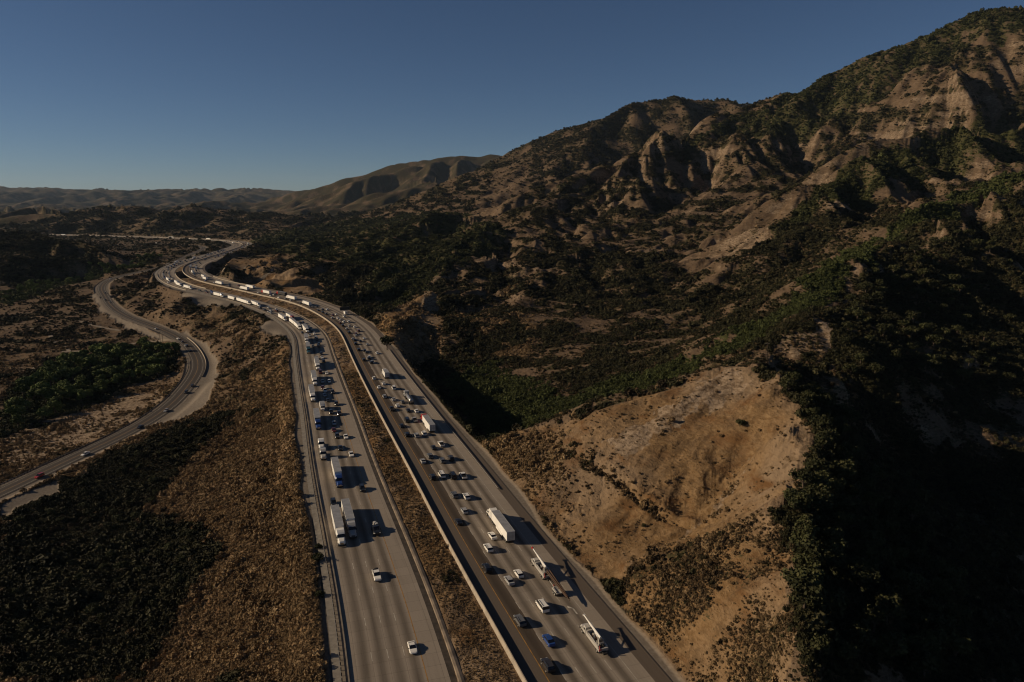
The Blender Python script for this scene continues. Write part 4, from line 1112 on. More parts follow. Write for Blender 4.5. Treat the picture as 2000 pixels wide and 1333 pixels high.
    if long:
        POLE = simple("utility_pole_wood", (.085, .048, .028), .85)
        T = [((-.15 + i * .33, -4.6, 2.35 + (i % 2) * .22), (.25 + i * .12, -17.5 - .8 * (i % 3), 1.75 + (i % 2) * .2), .17, .12) for i in range(5)]
        link("pole_load", tubes_mesh("pole_load", T, [POLE]), root)
        link("towbar", tubes_mesh("towbar", [((0, -5.4, .8), (-.25, -11.5, .75), .08)], [WP]), root)
        link("dolly", boxes_mesh("dolly", [((-.1, -12.5, 1.0), (.9, 1.5, .12), 0), ((-1.0, -12.4, 1.25), (.18, 1.3, .2), 0), ((.9, -12.4, 1.25), (.18, 1.3, .2), 0), ((-.1, -11.6, 1.6), (.8, .1, .15), 0)], [WP]), root)
        link("marker", boxes_mesh("marker", [((-.5, -10.9, 1.75), (.14, .14, .14), 0)], [PAINT["red"]]), root)
        for sx in (-1, 1):
            for yy in (-12.0, -13.1):
                w = link("wheel", W_BIG, root, (-.1 + sx * .95, yy, .52)); w.rotation_euler = (0, 0, math.pi if sx < 0 else 0)
    return root
# ------------------------------------------------------------------ where each vehicle is (frame point of its middle)
LEFT = [ # oncoming carriageway
 (737,1123,"pickup","white"),(812.5,1262,"coupe","white"),(657,981,"suv","black"),(692.5,886,"sedan","white"),(670.5,874,"sedan","black"),(714,953,"suv","black"),
 (664,851,"suv","dark"),(679.5,852,"sedan","white"),(647.5,840,"sedan","maroon"),(658,825.5,"sedan","silver"),(651,804.5,"suv","black"),(666,807,"suv","dark"),(645.5,781,"sedan","black"),(661,788,"suv","dark"),
 (630,771.5,"sedan","silver"),(639.5,762.5,"pickup","white"),(654,765.5,"suv","dark"),(625.5,758,"suv","maroon"),(634,744.5,"sedan","silver"),(648,744,"hatchback","white"),(630,727,"van","maroon"),(642,728,"sedan","white"),
 (625,708.5,"suv","dark"),(638,705.5,"suv","black"),(621.5,699,"pickup","white"),(632,698,"sedan","white"),(614,700,"sedan","dark"),(630,691,"suv","dark"),(607.5,676,"sedan","grey"),(618,676,"suv","dark"),(626,672.5,"suv","black"),
 (605,669.5,"sedan","white"),(614,661,"van","silver"),(622,662,"suv","grey"),(604,655,"sedan","silver"),(615.5,652,"suv","white"),(603.5,638,"sedan","silver"),(608,642,"suv","grey"),(612.5,645.5,"sedan","dark"),(603,646.5,"pickup","silver"),
 (588,649.5,"sedan","black"),(594.5,630.5,"suv","dark"),(601,633.5,"sedan","silver"),
]
RIGHT = [ # outbound carriageway
 (958,1046,"sedan","white"),(952,1070,"suv","white"),(944,1110.5,"suv","black"),(1010,1120,"hatchback","white"),(991,1133.5,"sedan","silver"),(1057,1184,"van","white"),(1008,1213,"suv","grey"),(1066,1250.5,"sedan","blue"),(1061,1300.5,"suv","dark"),
 (862.5,867,"pickup","white"),(842.5,874,"sedan","black"),(837,890.5,"suv","grey"),(820.5,900.5,"sedan","silver"),(860,899.5,"suv","grey"),(879,894.5,"suv","dark"),(857.5,928,"van","white"),(840,932,"suv","black"),(880,930,"van","black"),(902,929,"pickup","white"),
 (884,966.5,"suv","grey"),(907,969.5,"suv","white"),(904,997,"hatchback","silver"),(891,1018.5,"coupe","black"),
 (697,683.5,"suv","black"),(708,685,"suv","dark"),(720,687.5,"sedan","dark"),(733,689.5,"sedan","white"),(725,696.5,"sedan","white"),(717,700,"suv","dark"),(708,703,"suv","black"),(722,708,"suv","black"),(731,707,"pickup","silver"),
 (726.5,739,"suv","white"),(745,749,"sedan","white"),(736,756.5,"sedan","white"),(766,758,"van","white"),(747,774.5,"suv","silver"),(765,780,"sedan","silver"),(783.5,784.5,"sedan","grey"),(773,792,"sedan","white"),(761,799,"pickup","black"),(810,802.5,"sedan","white"),(794,801.5,"sedan","black"),
 (792,821,"van","black"),(806,820,"pickup","silver"),(780,831.5,"sedan","black"),(825,846.5,"suv","white"),(791,849,"suv","black"),(810,850.5,"suv","silver"),
 (704,646,"suv","maroon"),(679,649.5,"suv","black"),(698,652,"suv","maroon"),(692,655,"sedan","silver"),(714,660.5,"sedan","white"),(685.5,661.5,"sedan","silver"),(696,663.5,"sedan","black"),(706,666,"sedan","black"),(690.5,671.5,"suv","black"),(718,672.5,"sedan","silver"),
 (666,630.5,"sedan","maroon"),(666.5,636,"suv","dark"),(674,628.5,"suv","white"),(683,628.5,"van","white"),(685,637,"suv","silver"),(694,638.5,"sedan","white"),(680,641.5,"sedan","silver"),(668,624,"sedan","silver"),(657.5,622,"suv","white"),(669.5,618.5,"van","white"),
 (656,614,"sedan","white"),(648,616,"suv","maroon"),(645,621,"sedan","silver"),(637,613,"sedan","dark"),(637,605,"suv","white"),(629,605,"suv","black"),(615,606.5,"sedan","dark"),(625,610.5,"suv","dark"),(621,599,"sedan","dark"),(610,599.5,"hatchback","silver"),(598,600,"sedan","dark"),(590,595,"sedan","black"),
 (578,593,"sedan","dark"),(522.5,578,"sedan","silver"),(536,576,"suv","silver"),(535,582,"sedan","white"),(551,584.5,"suv","grey"),(561.5,587,"suv","silver"),(502,572,"sedan","silver"),
]
LORRY_L = [ (660,1026,"semi","white",None,"cream"),(684.5,1012,"semi","silver",None,"grey roofed"),(663,922,"semi","blue",None,""),(625,818,"semi","blue","grey",""),(614,768,"semi","white",None,""),(610,739,"semi","white",None,""),(616,711,"semi","white",None,""),
 (600,680,"semi","teal","grey",""),(596,662,"semi","white","grey",""),(594,642,"semi","white",None,""),(579,636.5,"semi","white",None,""),(571,629,"semi","white",None,""),(554,620,"semi","white",None,""),(565.5,619,"semi","red",None,""),(500.5,593.5,"semi","white",None,""),
 (482,590,"semi","white",None,""),(474.5,587,"semi","silver",None,""),(455.5,583,"semi","dark",None,""),(428.5,576,"semi","white",None,""),(368,561,"semi","white",None,""),(352,555.5,"semi","white",None,""),(345,552,"semi","dark",None,""),(330,546,"semi","white",None,""),
 (635,795.5,"box","white",None,""),(737.5,1033,"flat","black",None,""),(631,865,"bob","white",None,""),(635,884,"bob","cream",None,"")]
LORRY_R = [ (979,1020,"semi","white",None,""),(836,824,"semi","red",None,""),(749,729,"boxr","white",None,""),(795,774,"tank","silver",None,""),(601,592,"semi","white",None,""),(567,581.5,"semi","white",None,""),(547,573.5,"semi","red","dark",""),(520,570.5,"semi","red",None,""),
 (477,563,"semi","white",None,""),(488,560,"semi","white",None,""),(428.5,552.5,"semi","white",None,""),(398.5,543.5,"semi","blue",None,""),(378,531,"semi","silver",None,""),(678,612.5,"box","dark",None,"")]
FRONTC = [(345,662,"sedan","white"),(356,667.5,"sedan","dark"),(357.5,676,"suv","silver"),(366,675,"suv","dark"),(374,685,"sedan","black"),(391,752.5,"sedan","dark"),(374,765.5,"suv","black"),(334,801.5,"sedan","silver"),(284,834,"sedan","black"),(179,887,"sedan","white"),(95,931,"suv","red"),
 (217,545,"sedan","white"),(208,572,"sedan","dark"),(206,586,"suv","dark"),(213,590,"sedan","grey"),(302,476.3,"box","white"),(290,644,"sedan","silver")]

def tangent(R, p):
    i = int(np.argmin(np.hypot(R[:, 0] - p[0], R[:, 1] - p[1]))); i = min(max(i, 1), len(R) - 2)
    t = R[i + 1] - R[i - 1]; L = math.hypot(t[0], t[1]); t = t / L
    q = np.array(p[:2]) - R[i, :2]; d = t[1] * q[0] - t[0] * q[1]
    # interpolate along for height
    return t, d, R[i, 2], i
def put(root, px, py, R, hz, toward, dz=0.0, lanes=None):
    z = R[0, 2]
    p = on_profile(px, py, hz) if R is not FRONT else None
    if p is None:
        zf = -20.0
        for _ in range(12):
            p = np.array(at_z(px, py, zf + hz)); zf = .5 * zf + .5 * tangent(R, p)[2]
    t, d, z, i = tangent(R, p)
    if lanes is not None:
        dn = min(lanes, key=lambda q: abs(q - d)); move = (dn - d) * .75
        p = p + np.array([t[1], -t[0], 0]) * move; d += move
    yaw = math.atan2(-t[0], t[1]) + (math.pi if toward else 0)
    root.location = (p[0], p[1], z + dz); root.rotation_euler = (0, 0, yaw)
    return d, i
LANES_R = [6.93, 10.59, 14.25, 17.91, 21.57]; LANES_L = [-6.6, -10.25, -13.9, -17.5]
ORD = ["first", "second", "third", "fourth", "fifth", "sixth", "seventh", "eighth", "ninth", "tenth", "eleventh", "twelfth", "thirteenth", "fourteenth", "fifteenth", "sixteenth", "seventeenth", "eighteenth", "nineteenth", "twentieth"] + ["%d%s" % (i, {1: "st", 2: "nd", 3: "rd"}.get(i % 10, "th")) for i in range(21, 90)]
RL = ["lane beside the median wall", "second lane from the median wall", "third lane from the median wall", "second lane from the hillside", "lane nearest the hillside"]
LL = ["lane beside the yellow line", "second lane from the yellow line", "second lane from the curb wall", "lane beside the curb wall"]
KW = {"sedan": "sedan", "coupe": "sports car", "suv": "SUV", "hatchback": "hatchback", "van": "van", "pickup": "pickup truck"}
CW = {"dark": "dark grey"}
REG = []
def register(o, lane, along, colour, word, cat, side, group):
    REG.append([side, lane, along, o, colour, word, cat, group])
for side, LST, R, toward, lanes in (("L", LEFT, INNER, True, LANES_L), ("R", RIGHT, WALL, False, LANES_R)):
    for px, py, kind, color in LST:
        depth = on_profile(px, py, .8)[1]
        o = make_car(kind, color) if depth < 430 else far_car(kind, color)
        d, i = put(o, px, py, R, .75, toward, lanes=lanes)
        register(o, min(range(len(lanes)), key=lambda q: abs(lanes[q] - d)), i, CW.get(color, color), KW[kind], "pickup truck" if kind == "pickup" else ("van" if kind == "van" else "car"), side, "cars on the oncoming lanes" if side == "L" else "cars on the outbound lanes")
for px, py, kind, color in FRONTC:
    depth = at_z(px, py, -20)[1]
    if kind == "box": o = box_truck(color)
    else: o = make_car(kind, color) if depth < 430 else far_car(kind, color)
    toward = (px % 2 > .9) or py > 740
    d, i = put(o, px, py, FRONT, .75, toward, dz=.06, lanes=[-1.8, 1.8])
    register(o, 0, i, CW.get(color, color), KW.get(kind, "box truck"), "car" if kind != "box" else "truck", "F", "vehicles on the frontage road")
def make_lorry(k, color, side, depth):
    sm = {None: None, "grey": TGREY, "dark": DARK}[side]
    if k == "semi": return (semi(color, sm) if depth < 560 else far_semi(color, sm)), "semi truck"
    if k == "boxr": return semi(color, sm, 8.5, False), "short semi truck"
    if k == "box": return box_truck(color), "box truck"
    if k == "bob": return bobtail(color), "tractor unit without trailer"
    if k == "tank": return tanker(), "tanker truck"
    if k == "flat":
        r = make_car("pickup", color); r.scale = (1.15, 1.15, 1.15)
        return r, "work truck loaded with gear"
for side, LST, R, toward, lanes in (("L", LORRY_L, INNER, True, LANES_L), ("R", LORRY_R, WALL, False, LANES_R)):
    for px, py, k, color, sd_, extra in LST:
        depth = on_profile(px, py, 2)[1]
        o, word = make_lorry(k, color, sd_, depth)
        d, i = put(o, px, py, R, 1.0 if k in ("flat", "box") else 2.0, toward, lanes=lanes)
        c2 = {"blue": "blue-cabbed", "red": "red-cabbed", "teal": "teal-cabbed"}.get(color, CW.get(color, color))
        register(o, min(range(len(lanes)), key=lambda q: abs(lanes[q] - d)), i, c2, word, "truck", side, "trucks on the oncoming lanes" if side == "L" else "trucks on the outbound lanes")
        if k == "flat":
            rr = random.Random(4)
            g = boxes_mesh("cargo", [((rr.uniform(-.6, .6), -1.9 + rr.uniform(-.7, .8), 1.4 + rr.uniform(0, .5)), (rr.uniform(.15, .4), rr.uniform(.15, .4), rr.uniform(.15, .35)), rr.uniform(0, 1)) for _ in range(9)], [TDOOR]); link("cargo", g, o)
bpy.context.view_layer.update()
for side in "LRF":
    names = {"L": LL, "R": RL, "F": ["frontage road"]}[side]
    for ln in range(5):
        L_ = sorted([r for r in REG if r[0] == side and r[1] == ln], key=lambda r: r[2])
        for q, r in enumerate(L_):
            way = "coming toward the camera" if side == "L" else "heading away"
            if side == "F": lab = "%s %s, %s vehicle up the frontage road from its near end" % (r[4], r[5], ORD[q])
            elif side == "L": lab = ("oncoming %s %s, nearest vehicle in the %s" % (r[4], r[5], names[ln])) if q == 0 else "oncoming %s %s, %s vehicle up the %s" % (r[4], r[5], ORD[q], names[ln])
            elif q == 0: lab = "%s %s %s, nearest vehicle in the %s" % (r[4], r[5], way, names[ln])
            else: lab = "%s %s %s, %s vehicle up the %s" % (r[4], r[5], way, ORD[q], names[ln])
            lab = " ".join(lab.split()[:16])
            tag(r[3], lab, r[6], r[7])
# work pickup gear
g0 = [r for r in REG if r[3].name.startswith("pickup_truck")][0][3]
link("cargo", boxes_mesh("cargo", [((-.5, -1.3, 1.35), (.3, .3, .22), 0), ((.45, -1.5, 1.32), (.22, .5, .2), .2), ((-.2, -2.3, 1.35), (.5, .3, .18), .1), ((.1, -.98, 1.55), (.85, .05, .32), 0)], [DARK]), g0)
# the two drill rigs
rig = rig_truck(True); put(rig, 1046, 1108, WALL, 1.6, False, lanes=[21.2])
tag(rig, "white drill rig truck with red tipped boom towing a dolly under wooden poles", "crane truck")
pole = [c for c in rig.children if c.name.startswith("pole_load")][0]
pole.parent = None; pole.location = rig.location; pole.rotation_euler = rig.rotation_euler
tag(pole, "bundle of long brown wooden utility poles riding behind the drill rig truck", "utility poles")
rig2 = rig_truck(False); put(rig2, 1139, 1245, WALL, 1.6, False, lanes=[21.3])
tag(rig2, "white boom truck alone in the outer lane, nearer the camera than the pole hauler", "crane truck")

# ---- the jam further off, filled lane by lane
frng = random.Random(21)
taken = [(r[3].location.x, r[3].location.y, 12 if r[6] == "truck" else 4) for r in REG]
def fill(R, lanes, toward, y0, y1, gap, ptruck, label_at, cap, hgap=None):
    S = np.r_[0, np.cumsum(np.linalg.norm(np.diff(R[:, :2], axis=0), axis=1))]
    # course distance range by index of first point past depth y0
    i0 = next(i for i in range(len(R)) if R[i, 1] > y0); i1 = next((i for i in range(i0, len(R)) if R[i, 1] > y1), len(R) - 4)
    cnt = 0
    for d in lanes:
        Q = offset(R, d); s = S[i0] + frng.uniform(0, gap)
        while s < S[i1] and cnt < cap:
            tr = frng.random() < ptruck * (1.6 if abs(d) > 14 else .5)
            s += 12 if tr else 2.5
            p = [np.interp(s, S, Q[:, c]) for c in range(3)]; z = np.interp(s, S, R[:, 2])
            if all(math.hypot(p[0] - a, p[1] - b) > c + (9 if tr else 3) for a, b, c in taken):
                t = tangent(R, np.array([p[0], p[1], 0]))[0]
                kind = frng.choice(["sedan", "sedan", "suv", "suv", "hatchback", "pickup", "van"])
                color = frng.choice(["white", "white", "silver", "silver", "grey", "black", "black", "dark", "dark", "maroon", "blue"])
                if tr: color = frng.choice(["white", "white", "white", "silver", "red", "blue"]); o = far_semi(color)
                else: o = far_car(kind, color)
                o.location = (p[0] + frng.uniform(-.3, .3), p[1], z); o.rotation_euler = (0, 0, math.atan2(-t[0], t[1]) + (math.pi if toward else 0))
                c2 = CW.get(color, color)
                tag(o, label_at(p[1], c2, "semi truck" if tr else KW[kind]), "truck" if tr else ("van" if kind == "van" else "pickup truck" if kind == "pickup" else "car"), "far trucks in the jam" if tr else "far cars in the jam")
                taken.append((p[0], p[1], 11 if tr else 3)); cnt += 1
            s += (12 if tr else 2.5) + frng.expovariate(1.0 / gap) + 3
    return cnt
def lab(way):
    def f(y, c, w):
        z = "before the canyon bridges" if y < 850 else "on the bend past the canyon bridges" if y < 1150 else "on the stretch between the two far bends" if y < 1650 else "on the distant crossing stretch below the hills"
        return ("tiny %s %s %s %s" % (c, w, way, z))
    return f
nL1 = fill(INNER, LANES_L, True, 600, 800, 9, .15, lab("coming"), 55)
nL2 = fill(INNER, LANES_L, True, 800, 1150, 9, .10, lab("coming"), 75)
nL3 = fill(INNER, LANES_L, True, 1150, 1640, 14, .06, lab("coming"), 70)
nR1 = fill(WALL, LANES_R[:4], False, 840, 1160, 40, .04, lab("leaving"), 30)
nR2 = fill(WALL, LANES_R[:4], False, 1160, 1640, 26, .04, lab("leaving"), 55)
nF1 = fill(WALL, [8, 15, 21], False, 1640, 2700, 50, .14, lab("leaving"), 50)
nF2 = fill(INNER, [-8, -15], True, 1640, 2700, 55, .14, lab("coming"), 38)
print("vehicles", len(REG), nL1, nL2, nL3, nR1, nR2, nF1, nF2, time.time() - T0)

# ------------------------------------------------------------------ foliage
def leaf_mat(name, a, b, tip, dryv=None):
    m, nt, bs = mat(name); t = NT(nt)
    oi = t.n("ShaderNodeObjectInfo"); geo = t.n("ShaderNodeNewGeometry"); tc = t.n("ShaderNodeTexCoord")
    f = t.ramp(t.noise(1.1, 3, .6, tc.outputs["Object"]), .35, .65)
    c = t.mix(f, a, b)
    c = t.mix(t.math('MULTIPLY', t.ramp(geo.outputs["Random Per Island"], .55, 1.0), .6), c, tip)
    if dryv:
        at = t.n("ShaderNodeAttribute", attribute_name="dry", attribute_type='INSTANCER')
        c1 = t.mix(oi.outputs["Random"], (.022, .022, .009), (.044, .040, .017)); c2 = t.mix(oi.outputs["Random"], (.055, .038, .020), (.085, .056, .029))
        c3 = t.mix(oi.outputs["Random"], dryv[0], dryv[1])
        c = t.mix(t.ramp(at.outputs["Fac"], .0, .25), c, c1); c = t.mix(t.ramp(at.outputs["Fac"], .3, .6), c, c2); c = t.mix(t.ramp(at.outputs["Fac"], .6, 1.0), c, c3)
    hs = t.n("ShaderNodeHueSaturation"); t.l(c, hs.inputs["Color"])
    t.l(t.math('MULTIPLY_ADD', oi.outputs["Random"], .7, .62), hs.inputs["Value"])
    t.l(hs.outputs[0], bs.inputs["Base Color"]); bs.inputs["Roughness"].default_value = .8; bs.inputs["Specular IOR Level"].default_value = .15
    return m
def leaf_cloud(centres, radii, nq, size, seed, flat=.8):
    """small leaf-sprays scattered through several lumps: V, F"""
    r = np.random.default_rng(seed); V = []; 
    cs = np.array(centres, float); rs = np.array(radii, float)
    k = r.choice(len(cs), nq, p=rs ** 2 / (rs ** 2).sum())
    d = r.normal(size=(nq, 3)); d /= np.linalg.norm(d, axis=1)[:, None]
    rad = rs[k] * (0.62 + .42 * r.random(nq))
    c = cs[k] + d * rad[:, None] * np.array([1, 1, flat])
    nrm = d + r.normal(size=(nq, 3)) * .6; nrm /= np.linalg.norm(nrm, axis=1)[:, None]
    a = np.cross(nrm, r.normal(size=(nq, 3))); a /= np.linalg.norm(a, axis=1)[:, None]; b = np.cross(nrm, a)
    s = (size * (.6 + .8 * r.random(nq)))[:, None]
    V = np.stack([c - a * s, c - b * s * .8, c + a * s, c + b * s * .8 + nrm * s * .3], 1).reshape(-1, 3)
    F = np.arange(nq * 4).reshape(-1, 4)
    return V, F
LEAF_SHRUB = leaf_mat("shrub_leaves", (.036, .046, .013), (.062, .072, .022), (.080, .084, .028), ((.185, .120, .058), (.27, .185, .095)))
LEAF_OAK = leaf_mat("oak_leaves", (.024, .027, .010), (.046, .048, .017), (.068, .060, .025))
LEAF_RIP = leaf_mat("cottonwood_leaves", (.055, .078, .018), (.11, .135, .034), (.16, .165, .046))
BARK = simple("bark", (.09, .065, .045), .95, noise=(2., .3))
def shrub_proto(seed, tall):
    r = random.Random(seed)
    cs = [(r.uniform(-.5, .5), r.uniform(-.5, .5), r.uniform(.25, .6) * tall) for _ in range(5)]; rs = [r.uniform(.35, .62) for _ in cs]
    V, F = leaf_cloud(cs, rs, 110, .20, seed, .85); V[:, 2] = np.maximum(V[:, 2], -.15)
    o = bpy.data.objects.new("shrub_clump", np_mesh("shrub_clump", V, F, [LEAF_SHRUB])); return o
protos = [shrub_proto(31 + i, .8 + .15 * i) for i in range(4)]

def bil(A, u, v): return interp2(A, np.interp(u, us, np.arange(NUU)), np.interp(v, vs, np.arange(NVV)))
def scatter(n, u0, u1, v0, v1, sizef, keepf, name, label):
    u = rng.uniform(u0, u1, n); v = rng.uniform(v0, v1, n); r = np.exp(v); x = r * np.sin(u); y = r * np.cos(u)
    vg, gd, pl, gr = (bil(COVER[..., i].astype(np.float64), u, v) for i in range(4))
    nx_, ny_ = bil(GXf, u, v), bil(GYf, u, v); zz = zat(x, y); dd = np.sqrt(x * x + y * y + (zz - CAMZ) ** 2)
    face = (-(-nx_) * -x - (-ny_) * y * -1 + 0) * 0 + ((nx_ * x + ny_ * y) + (CAMZ - zz)) / dd / np.sqrt(1 + nx_ ** 2 + ny_ ** 2)
    clump = np.clip((fbm(x / 7.0, y / 7.0, 111, 3) - .42) * 7, .05, 1.25); clump = np.where((vg > .6) | (x < 20) & (r < 700), np.maximum(clump, .75), clump)
    k = keepf(vg, gd, pl, gr, x, y, r) * clump * np.clip(face * 3.2, .10, 1) > rng.random(n)
    u, v, r, x, y, vg, gd, pl, gr = (a[k] for a in (u, v, r, x, y, vg, gd, pl, gr))
    a = nearest(WALL, x, y, 40.)[0]; b = nearest(INNER, x, y, 40.)[0]; c = nearest(FRONT, x, y, 20.)[0]; dk = np.abs(nearest(CANYON, x, y, 12.)[0])
    a = np.where(np.abs(a) > 39.9, 99, a); b = np.where(np.abs(b) > 39.9, 99, b)
    ok = ~((a > -1.2) & (a < 32.0)) & ~((b > -26.3) & (b < 3.5)) & (np.abs(c) > 8.0)
    # between the carriageways: only where it is truly median
    u, v, r, x, y, vg, gd, pl, a, b = (q[ok] for q in (u, v, r, x, y, vg, gd, pl, a, b))
    z = zat(x, y); med_ = (a < 0) & (a > -39) & (b > 0) & (b < 39)
    s = sizef(r, vg, gd) * rng.lognormal(0, .42, len(r)) * np.where(med_, .55, 1.0)
    dry = np.clip(gd * .75 + .55 * (1 - vg) - .12 + rng.normal(0, .22, len(r)), 0, 1)
    lush = bil(LUSH.astype(np.float64), u, v); dry = np.where(vg > .72, .25 + dry * .3, np.maximum(dry, .25)); dry = dry * (1 - lush)
    dry = np.where((x < 20) & (r < 760) & (vg < .75) & (gd > .3), np.clip(dry + .6, 0, 1), dry)
    which = rng.integers(0, 4, len(r))
    for w in range(4):
        q = which == w
        me = bpy.data.meshes.new(name); me.vertices.add(int(q.sum()))
        me.vertices.foreach_set("co", np.stack([x[q], y[q], z[q]], 1).astype(np.float32).ravel())
        for nm, val in (("size", s[q]), ("turn", rng.uniform(0, 6.28, q.sum())), ("dry", dry[q])):
            at = me.attributes.new(nm, 'FLOAT', 'POINT'); at.data.foreach_set("value", val.astype(np.float32))
        o = link(name, me); tag(o, label, "scrub", kind="stuff")
        ng = bpy.data.node_groups.new("scatter_" + name, 'GeometryNodeTree')
        ng.interface.new_socket("Geometry", in_out='INPUT', socket_type='NodeSocketGeometry'); ng.interface.new_socket("Geometry", in_out='OUTPUT', socket_type='NodeSocketGeometry')
        gi = ng.nodes.new("NodeGroupInput"); go = ng.nodes.new("NodeGroupOutput")
        ip = ng.nodes.new("GeometryNodeInstanceOnPoints"); ob = ng.nodes.new("GeometryNodeObjectInfo"); ob.inputs["Object"].default_value = protos[w]; ob.inputs["As Instance"].default_value = True
        sz = ng.nodes.new("GeometryNodeInputNamedAttribute"); sz.data_type = 'FLOAT'; sz.inputs["Name"].default_value = "size"
        tn = ng.nodes.new("GeometryNodeInputNamedAttribute"); tn.data_type = 'FLOAT'; tn.inputs["Name"].default_value = "turn"
        cz = ng.nodes.new("ShaderNodeCombineXYZ")
        L = ng.links.new
        L(gi.outputs[0], ip.inputs["Points"]); L(ob.outputs["Geometry"], ip.inputs["Instance"]); L(tn.outputs["Attribute"], cz.inputs[2]); L(cz.outputs[0], ip.inputs["Rotation"]); L(sz.outputs["Attribute"], ip.inputs["Scale"])
        L(ip.outputs[0], go.inputs[0])
        md = o.modifiers.new("scatter", 'NODES'); md.node_group = ng
    return len(r)
n1 = scatter(int(2000000 * SCAT), -.715, .715, math.log(112), math.log(3500),
    lambda r, vg, gd: np.clip(r * np.where(r > 2600, .0008, np.interp(r, [300, 360, 800, 1200], [.0025, .00140, .00125, .00095])), .40, 3.0) * (.7 + .7 * vg),
    lambda vg, gd, pl, gr, x, y, r: np.clip(vg ** 1.5 * 1.1 - .02, .006, 1) * (gr < .3),
    "chaparral", "low brown and green chaparral scrub covering the hillsides")
# finer tufts on the nearer grass slopes
n2 = scatter(int(320000 * SCAT), -.715, .6, math.log(112), math.log(430),
    lambda r, vg, gd: np.clip(r * .0015, .22, .7),
    lambda vg, gd, pl, gr, x, y, r: np.where(gr < .3, np.where(x < 0, np.clip(.6 + .5 * gd, 0, 1), .5 * vg + .06) * (vg < .8), 0),
    "sage_tufts", "dry sage and grass tufts on the slopes beside the freeway")
print("scrub", n1, n2, time.time() - T0)

# ---- trees one can tell apart
def tree_meshes(seed, h, spread, leaf, nq):
    r = random.Random(seed); cs = []; rs = []; T = []
    T.append(((0, 0, -.4), (0, 0, h * .42), h * .045, h * .03))
    nl = 6 + seed % 3
    for i in range(nl):
        a = i * 2.4 + r.uniform(-.4, .4); d = spread * r.uniform(.35, .75); z = h * r.uniform(.45, .85)
        c = (math.cos(a) * d, math.sin(a) * d, z); cs.append(c); rs.append(spread * r.uniform(.32, .52))
        T.append(((0, 0, h * r.uniform(.25, .42)), c, h * .02, h * .006))
    cs.append((0, 0, h * .78)); rs.append(spread * .55)
    V, F = leaf_cloud(cs, rs, nq, h * .055, seed, .8); V[:, 2] = np.maximum(V[:, 2], .3)
    return tubes_mesh("trunk", T, [BARK]), np_mesh("crown", V, F, [leaf])
OAKS = [tree_meshes(i, 5.2, 2.9, LEAF_OAK, 650) for i in range(4)]
RIPS = [tree_meshes(10 + i, 9.0, 4.2, LEAF_RIP, 900) for i in range(4)]
def tree(x, y, scale, kind, label, group, nm="oak_tree"):
    tr, cr = (OAKS if kind == "oak" else RIPS)[frng.randrange(4)]
    z = float(zat(np.array([x]), np.array([y]))[0])
    root = link(nm, None); root.location = (x, y, z - .1); s = scale * frng.uniform(.8, 1.25); root.scale = (s * frng.uniform(.9, 1.15), s * frng.uniform(.9, 1.15), s); root.rotation_euler = (0, 0, frng.uniform(0, 6.28))
    link("trunk", tr, root); link("crown", cr, root)
    tag(root, label, "tree", group); return root
def grove(poly, n, kind, scale, label, group, nm, mind=5):
    W = np.array([hit(*p) for p in poly]); pts = []; tries = 0
    while len(pts) < n and tries < 9000:
        tries += 1
        # pick in the frame polygon's ground extent
        i, j, k = frng.sample(range(len(W)), 3); a, b = sorted((frng.random(), frng.random()))
        p = W[i] * a + W[j] * (b - a) + W[k] * (1 - b)
        # inside test
        ins = False; jj = len(W) - 1
        for ii in range(len(W)):
            if (W[ii][1] > p[1]) != (W[jj][1] > p[1]) and p[0] < (W[jj][0] - W[ii][0]) * (p[1] - W[ii][1]) / (W[jj][1] - W[ii][1]) + W[ii][0]: ins = not ins
            jj = ii
        if ins and all((p[0] - q[0]) ** 2 + (p[1] - q[1]) ** 2 > mind ** 2 for q in pts): pts.append(p)
    for p in pts: tree(p[0], p[1], scale, kind, label, group, nm)
    return len(pts)
t1 = grove([(0,790),(60,750),(130,715),(200,692),(290,680),(345,690),(352,715),(300,745),(220,765),(150,795),(60,835),(0,850)], 95, "rip", 1.15, "leafy green cottonwood in the thick grove above the pale riverbed", "cottonwoods of the riverbed grove", "cottonwood_tree", 6)
t2 = grove([(0,580),(80,553),(160,533),(240,508),(290,498),(318,504),(230,530),(150,555),(60,580),(0,598)], 60, "rip", 1.0, "bright green cottonwood in the distant strip of trees across the valley floor", "cottonwoods of the far strip", "cottonwood_tree", 9)
t3 = grove([(1515,745),(1600,850),(1605,900),(1570,960),(1530,990),(1570,1100),(1560,1230),(1580,1333),(1850,1333),(1900,1200),(1760,1000),(1680,900),(1600,780)], 110, "oak", 1.05, "dark oak on the shaded ravine side behind the tan hill", "oaks of the shaded ravine side", "oak_tree", 4.2)
t4 = grove([(1650,600),(1700,540),(1850,450),(2000,410),(2000,780),(1880,750),(1700,770),(1640,720)], 95, "oak", 1.25, "oak among scrub on the wooded slope right of the bare cliff", "oaks of the wooded slope", "oak_tree", 6)
t5 = grove([(0,1010),(150,960),(280,880),(400,825),(470,805),(420,850),(330,950),(280,1010),(380,1040),(420,1085),(360,1150),(320,1230),(280,1320),(0,1333)], 80, "oak", .62, "rounded dark bush-like oak in the gully between grass slope and frontage road", "oaks of the roadside gully", "oak_tree", 5)
def lone(px, py, kind, sc, label, nm="oak_tree"):
    x, y = hit(px, py); o = tree(x, y, sc, kind, label, None, nm)
    if sc < .8: o.location.z -= 1.9 * o.scale[2]
lone(756, 684, "oak", 1.9, "round dark tree standing alone beside the outbound shoulder")
lone(712, 623, "oak", 1.5, "dark bushy tree behind the message board post")
lone(690, 613, "oak", 1.1, "smaller bushy tree between message board and round tree")
lone(858, 600, "oak", 1.2, "dark tree beside the pale rocky knob above the freeway")
lone(620, 1095, "oak", .62, "green bush hugging the pale strip outside the guardrail, upper of two")
